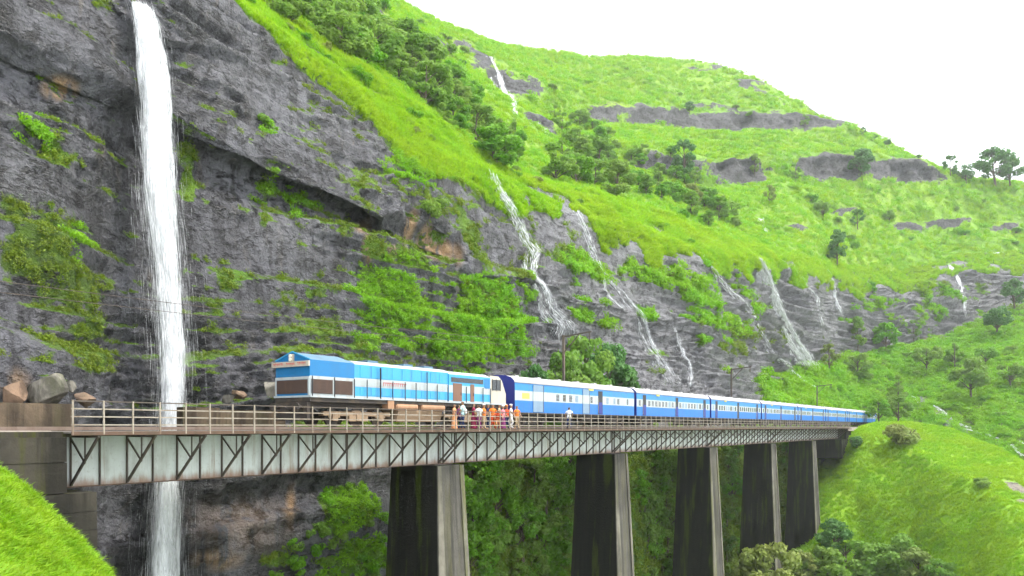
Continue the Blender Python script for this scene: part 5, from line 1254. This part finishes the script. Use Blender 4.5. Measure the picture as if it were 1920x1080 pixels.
# foliage in the ravine under the bridge
for poly, lab, grp, mks, smin, smax, kinds in [
    ([(868, 885), (1080, 862), (1080, 1120), (868, 1120)], "dense green bush filling the ravine between the first and second pier", "bushes between the first two piers", 'cccca', 0.45, 0.85, ['round', 'loose', 'round']),
    ([(1180, 860), (1275, 850), (1285, 1120), (1195, 1120)], "leafy green bush in the gap between the second and third pier", "bushes between second and third pier", 'acc', 0.45, 0.8, ['round', 'loose']),
    ([(1345, 850), (1400, 845), (1410, 1060), (1365, 1060)], "green bush in the gap between the third and fourth pier", "bushes between third and fourth pier", 'acc', 0.45, 0.8, ['round', 'loose']),
    ([(1455, 845), (1485, 842), (1492, 1010), (1475, 1010)], "bright bush in the narrow gap between fourth and fifth pier", "bushes between fourth and fifth pier", 'cc', 0.4, 0.7, ['round'])]:
    for (a, b) in fill(poly, 37 if poly[0][0] < 1100 else 28):
        p = locate(a, b, ('cliff',))
        if p is None: continue
        k_, m_ = random.choice(kinds), random.choice(mks)
        if (k_, m_) not in PROTO: m_ = 'a'
        plant("ravine_bush", (p.x, p.y, p.z - 0.9), random.uniform(smin, smax), k_, m_, lab, "bush", grp)
for (a, b) in fill([(600, 985), (725, 930), (725, 1100), (480, 1100), (520, 1040)], 34):
    p = locate(a, b, ('cliff',))
    if p is not None: plant("shrub", p, random.uniform(0.35, 0.8), 'shrub', random.choice('acc'), "bright low shrub on the rocks left of the first pier", "shrub", "shrubs left of the first pier")
for a, top, d, w, mk, lab in [(1408, 1030, 108, 1.15, 'd', "olive bush top at the foot of the fourth pier, left one"), (1450, 1018, 106, 1.3, 'd', "olive bush top at the foot of the fourth pier, taller middle one"), (1500, 1030, 104, 1.2, 'd', "olive-brown bush between fourth and fifth pier feet"), (1545, 1026, 112, 1.15, 'a', "wide green bush at the foot of the fifth pier"),
                          (1590, 1012, 106, 1.3, 'a', "green bush right of the fifth pier"), (1640, 1020, 100, 1.3, 'a', "mid-green bush at the bottom of the embankment"), (1690, 1002, 104, 1.0, 'a', "leafy bush standing highest on the lower embankment"), (1720, 1028, 98, 1.1, 'd', "wide olive bush right of the highest embankment bush"), (1765, 1048, 94, 1.0, 'a', "rightmost bush at the lower edge of the embankment"), (1560, 975, 120, .9, 'b', "small dark bush hugging the fifth pier"), (1620, 1055, 94, 1.2, 'c', "bright bush at the bottom edge right of the piers"), (1480, 1060, 98, 1.1, 'd', "lowest olive bush at the bottom edge between the piers")]:
    p = locate(a, min(top + 6.5 * w * F / d, 1104), ('bank',)) if a > 1475 else None
    if p is None: pt = unproj(a, top, d); p = Vector((pt[0], pt[1], -27.0))
    dp = float(proj(np.array(p))[2]); ztop = (HOR - top) / F * dp; h = max(4.0, ztop - p.z + 0.8)
    plant("embankment_bush", (p.x, p.y, p.z - 0.8), h / 7.0, 'round', mk, lab, "bush", None, 1.0, min(1.3, 1.15 * w * 7.0 / h * dp / d))
for a, b, s, sq, mk, lab in [(1690, 833, 4.3, .85, 'd', "dark olive bush on the crest of the bright embankment"), (1848, 915, 1.7, .6, 'a', "small flat bush on the embankment's right slope"), (1838, 908, 1.2, .7, 'a', "tiny bush beside the flat one on the embankment"), (1608, 840, 2.2, 1.0, 'b', "dark bush against the far abutment"), (1600, 812, 1.3, 1.0, 'a', "small bush at the end of the bridge railing")]:
    p = locate(a, b, ('bank',))
    if p is not None: plant("bush", p, s, 'shrub', mk, lab, "bush", None, sq)
for px_, py_, s in ((808, 405, .95), (822, 395, .7), (498, 240, .5), (1095, 470, .4)):
    p = locate(px_, py_, ('cliff',)); 
    plant("cliff_shrub", p, s * 1.3, 'shrub', 'a', {808: "dark leafy shrub rooted above the tan cave in the cliff", 822: "smaller shrub beside the dark one above the tan cave", 498: "lone bright fern-like shrub on bare rock right of the waterfall", 1095: "small shrub beside the zigzag cascade"}[px_], "shrub")

# ------------------------------------------------------------------ ground cover: tufts scattered by geometry nodes
def tuft_proto(name, n, h, spread, mat, seed, bend=0.5, width=0.04):
    rs = np.random.default_rng(seed); m = MB()
    for _ in range(n):
        a, q = rs.uniform(0, 6.28), spread * math.sqrt(rs.random()); x, y = q * math.cos(a), q * math.sin(a)
        b = a + rs.normal() * 0.8; L = h * rs.uniform(0.55, 1.1); o = bend * L * rs.uniform(0.3, 1.1); w = width * rs.uniform(0.6, 1.3)
        px_, py_ = -math.sin(b) * w, math.cos(b) * w; dx, dy = math.cos(b), math.sin(b)
        m.add([(x - px_, y - py_, -0.05), (x + px_, y + py_, -0.05), (x + px_ * .8 + dx * o * .35, y + py_ * .8 + dy * o * .35, L * .6), (x - px_ * .8 + dx * o * .35, y - py_ * .8 + dy * o * .35, L * .6), (x + dx * o, y + dy * o, L * (1 - 0.25 * bend))], [(0, 1, 2, 3), (3, 2, 4)])
    me = bpy.data.meshes.new(name); me.from_pydata(m.v, [], m.f); me.materials.append(mat); return me
def herb_proto(name, n, r, size, mat, seed):
    rs = np.random.default_rng(seed); cen = [(rs.normal() * r * .4, rs.normal() * r * .4, r * rs.uniform(.15, .6)) for _ in range(6)]
    return leaf_mesh(name, cen, [r * rs.uniform(.35, .6) for _ in cen], n, size, mat, 0.5, 0.5, seed)

def scatter_object(name, pts, nrm, scl, protos, upmix=0.5, label=None, seed=0):
    rs = np.random.default_rng(seed); n = len(pts)
    d = nrm * (1 - upmix) + np.array([0, 0, 1.0]) * upmix + rs.normal(size=(n, 3)) * 0.12; d /= np.linalg.norm(d, axis=1)[:, None]
    az, ti, sp = np.arctan2(d[:, 1], d[:, 0]), np.arccos(np.clip(d[:, 2], -1, 1)), rs.uniform(0, 6.28, n)
    ca, sa, ct, st, cs, ss = np.cos(az), np.sin(az), np.cos(ti), np.sin(ti), np.cos(sp), np.sin(sp)
    R00 = ca * ct * cs - sa * ss; R10 = sa * ct * cs + ca * ss; R20 = -st * cs; R21 = st * ss; R22 = ct
    rot = np.stack([np.arctan2(R21, R22), -np.arcsin(np.clip(R20, -1, 1)), np.arctan2(R10, R00)], 1)
    me = bpy.data.meshes.new(name); me.vertices.add(n); me.vertices.foreach_set("co", pts.reshape(-1).astype(np.float32))
    a = me.attributes.new("rot", 'FLOAT_VECTOR', 'POINT'); a.data.foreach_set("vector", rot.reshape(-1).astype(np.float32))
    a = me.attributes.new("scl", 'FLOAT', 'POINT'); a.data.foreach_set("value", scl.astype(np.float32))
    a = me.attributes.new("idx", 'INT', 'POINT'); a.data.foreach_set("value", rs.integers(0, len(protos), n).astype(np.int32))
    o = bpy.data.objects.new(name, me); COL.objects.link(o)
    pc = bpy.data.collections.new(name + "_kinds")
    for k, pm in enumerate(protos): pc.objects.link(bpy.data.objects.new(f"{name}_kind", pm))
    ng = bpy.data.node_groups.new(name, 'GeometryNodeTree')
    ng.interface.new_socket("Geometry", in_out='INPUT', socket_type='NodeSocketGeometry'); ng.interface.new_socket("Geometry", in_out='OUTPUT', socket_type='NodeSocketGeometry')
    N_, L_ = ng.nodes, ng.links
    gi, go = N_.new("NodeGroupInput"), N_.new("NodeGroupOutput"); iop = N_.new("GeometryNodeInstanceOnPoints"); ci = N_.new("GeometryNodeCollectionInfo")
    ci.inputs[0].default_value = pc; ci.inputs[1].default_value = True; ci.inputs[2].default_value = True
    iop.inputs["Pick Instance"].default_value = True
    def na(nm, t):
        q = N_.new("GeometryNodeInputNamedAttribute"); q.data_type = t; q.inputs[0].default_value = nm; return q.outputs[0]
    e2r = N_.new("FunctionNodeEulerToRotation"); L_.new(na("rot", 'FLOAT_VECTOR'), e2r.inputs[0])
    L_.new(gi.outputs[0], iop.inputs["Points"]); L_.new(ci.outputs[0], iop.inputs["Instance"]); L_.new(na("idx", 'INT'), iop.inputs["Instance Index"])
    L_.new(e2r.outputs[0], iop.inputs["Rotation"]); L_.new(na("scl", 'FLOAT'), iop.inputs["Scale"]); L_.new(iop.outputs[0], go.inputs[0])
    md = o.modifiers.new("scatter", 'NODES'); md.node_group = ng
    tag(o, label, None, None, "stuff")
    return o

def sample(P, weight, n, seed, view=True):
    """random points on a sheet, denser where it is seen larger"""
    rs = np.random.default_rng(seed)
    A = np.linalg.norm(np.cross(P[:-1, 1:] - P[:-1, :-1], P[1:, :-1] - P[:-1, :-1]), axis=-1)
    d = proj(P[:-1, :-1])[2]; w = weight[:-1, :-1] * A
    if view: w = w / np.clip(d, 10, None) ** 1.5
    px_, py_, _ = proj(P[:-1, :-1]); w = w * ((px_ > -120) & (px_ < 2040) & (py_ > -120) & (py_ < 1200) & (d > 1))
    w = w.reshape(-1); k = rs.choice(len(w), n, p=w / w.sum()); i, j = np.unravel_index(k, A.shape)
    u, v = rs.random(n)[:, None], rs.random(n)[:, None]
    pts = P[i, j] * (1 - u) * (1 - v) + P[i, j + 1] * u * (1 - v) + P[i + 1, j] * (1 - u) * v + P[i + 1, j + 1] * u * v
    nr = normals(P)[i, j]
    return pts, nr, proj(pts)[2]

g_tuft = [tuft_proto("grass_tuft", 34, 0.5, 0.30, M['grass'], 400 + k, 0.55, 0.022) for k in range(4)]
g_near = [tuft_proto("short_grass_tuft", 40, 0.16, 0.16, M['grass_near'], 420 + k, 0.7, 0.008) for k in range(4)]
g_moss = [herb_proto("herb_cushion", 90, 0.5, 0.085, M['moss'], 440 + k) for k in range(4)] + [tuft_proto("hanging_tuft", 26, 0.5, 0.22, M['moss'], 450 + k, 1.0, 0.025) for k in range(2)]
g_herb = [herb_proto("herb_cushion", 90, 0.5, 0.085, M['herb'], 460 + k) for k in range(4)] + [tuft_proto("leafy_tuft", 26, 0.55, 0.25, M['herb'], 470 + k, 0.9, 0.03) for k in range(2)]
rs = np.random.default_rng(5)
bright = blobs(cpx, cpy, [(740, 570, 120, 110, 1.2), (900, 610, 160, 110, 1.2), (1200, 560, 260, 120, 1.2), (1500, 740, 200, 80, 1.3), (1700, 580, 260, 60, 1.0), (560, 370, 60, 40, 1.0), (500, 350, 50, 50, 1.0), (800, 300, 140, 60, 1.2), (660, 980, 150, 150, 1.2), (60, 260, 60, 60, .8), (1760, 730, 300, 170, 1.3), (150, 450, 40, 60, .7), (340, 100, 60, 40, .8), (500, 240, 20, 20, 1.2)])
lush = sstep(0.42, 0.62, veg) * (grassy < 0.5)
wfree = 1 - np.exp(-((cpx - 305) / 45.0) ** 2) * (rowT < 5.0)
p, nr, d = sample(PC, lush * (1 - 0.85 * sstep(.3, .7, bright)) * wfree, 15000, 1); scatter_object("cliff_moss", p, nr, (0.35 + 0.75 * rs.random(len(p))) * np.clip(d / 70, .7, 2.0), g_moss, 0.35, "dull green moss and small ferns clinging to the cliff", 1)
p, nr, d = sample(PC, lush * sstep(.3, .7, bright) * wfree, 17000, 2); scatter_object("cliff_greenery", p, nr, (0.35 + 1.15 * rs.random(len(p)) ** 1.6) * np.clip(d / 75, .7, 2.4), g_herb, 0.5, "bright green herbs covering ledges of the cliff", 2)
p, nr, d = sample(PC, (grassy >= 0.4) * sstep(.4, .7, veg), 19000, 3); scatter_object("brow_grass", p, nr, (0.6 + 0.8 * rs.random(len(p))) * np.clip(d / 80, .8, 2.0), g_tuft, 0.5, "bright grass along the brow of the cliff", 3)
p, nr, d = sample(PH, sstep(.5, .8, hveg) * (hT < 6.1), 22000, 4); scatter_object("hill_grass", p, nr, (1.0 + 1.4 * rs.random(len(p))) * np.clip(d / 170, .7, 2.0), g_tuft + g_herb[:2], 0.6, "rough green grass and herbs over the hills", 4)
p, nr, d = sample(PE, (eveg > .5) * 1.0, 26000, 6); scatter_object("embankment_grass", p, nr, (0.5 + 0.7 * rs.random(len(p))) * np.clip(d / 130, .7, 1.4), g_tuft, 0.6, "bright yellow-green grass over the embankment", 6)
p, nr, d = sample(PB, np.ones(PB.shape[:2]), 26000, 7); scatter_object("bank_grass", p, nr, (0.55 + 0.8 * rs.random(len(p))), g_near, 0.5, "short vivid grass on the near bank at the lower left", 7)

# ------------------------------------------------------------------ monsoon haze
hz = MB().box(-70, 640, -260, 460, -33.5, 262).build("haze", [])
tag(hz, "thin pale monsoon haze in the valley", None, None, "stuff")
hm = bpy.data.materials.new("haze_air"); hm.use_nodes = True; hnt = hm.node_tree; hnt.nodes.clear()
ho = hnt.nodes.new("ShaderNodeOutputMaterial"); hv = hnt.nodes.new("ShaderNodeVolumePrincipled")
hv.inputs["Color"].default_value = (0.96, 0.98, 1.0, 1); hv.inputs["Density"].default_value = 0.00015
hv.inputs["Anisotropy"].default_value = 0.2
hnt.links.new(hv.outputs[0], ho.inputs["Volume"]); hz.data.materials.append(hm)
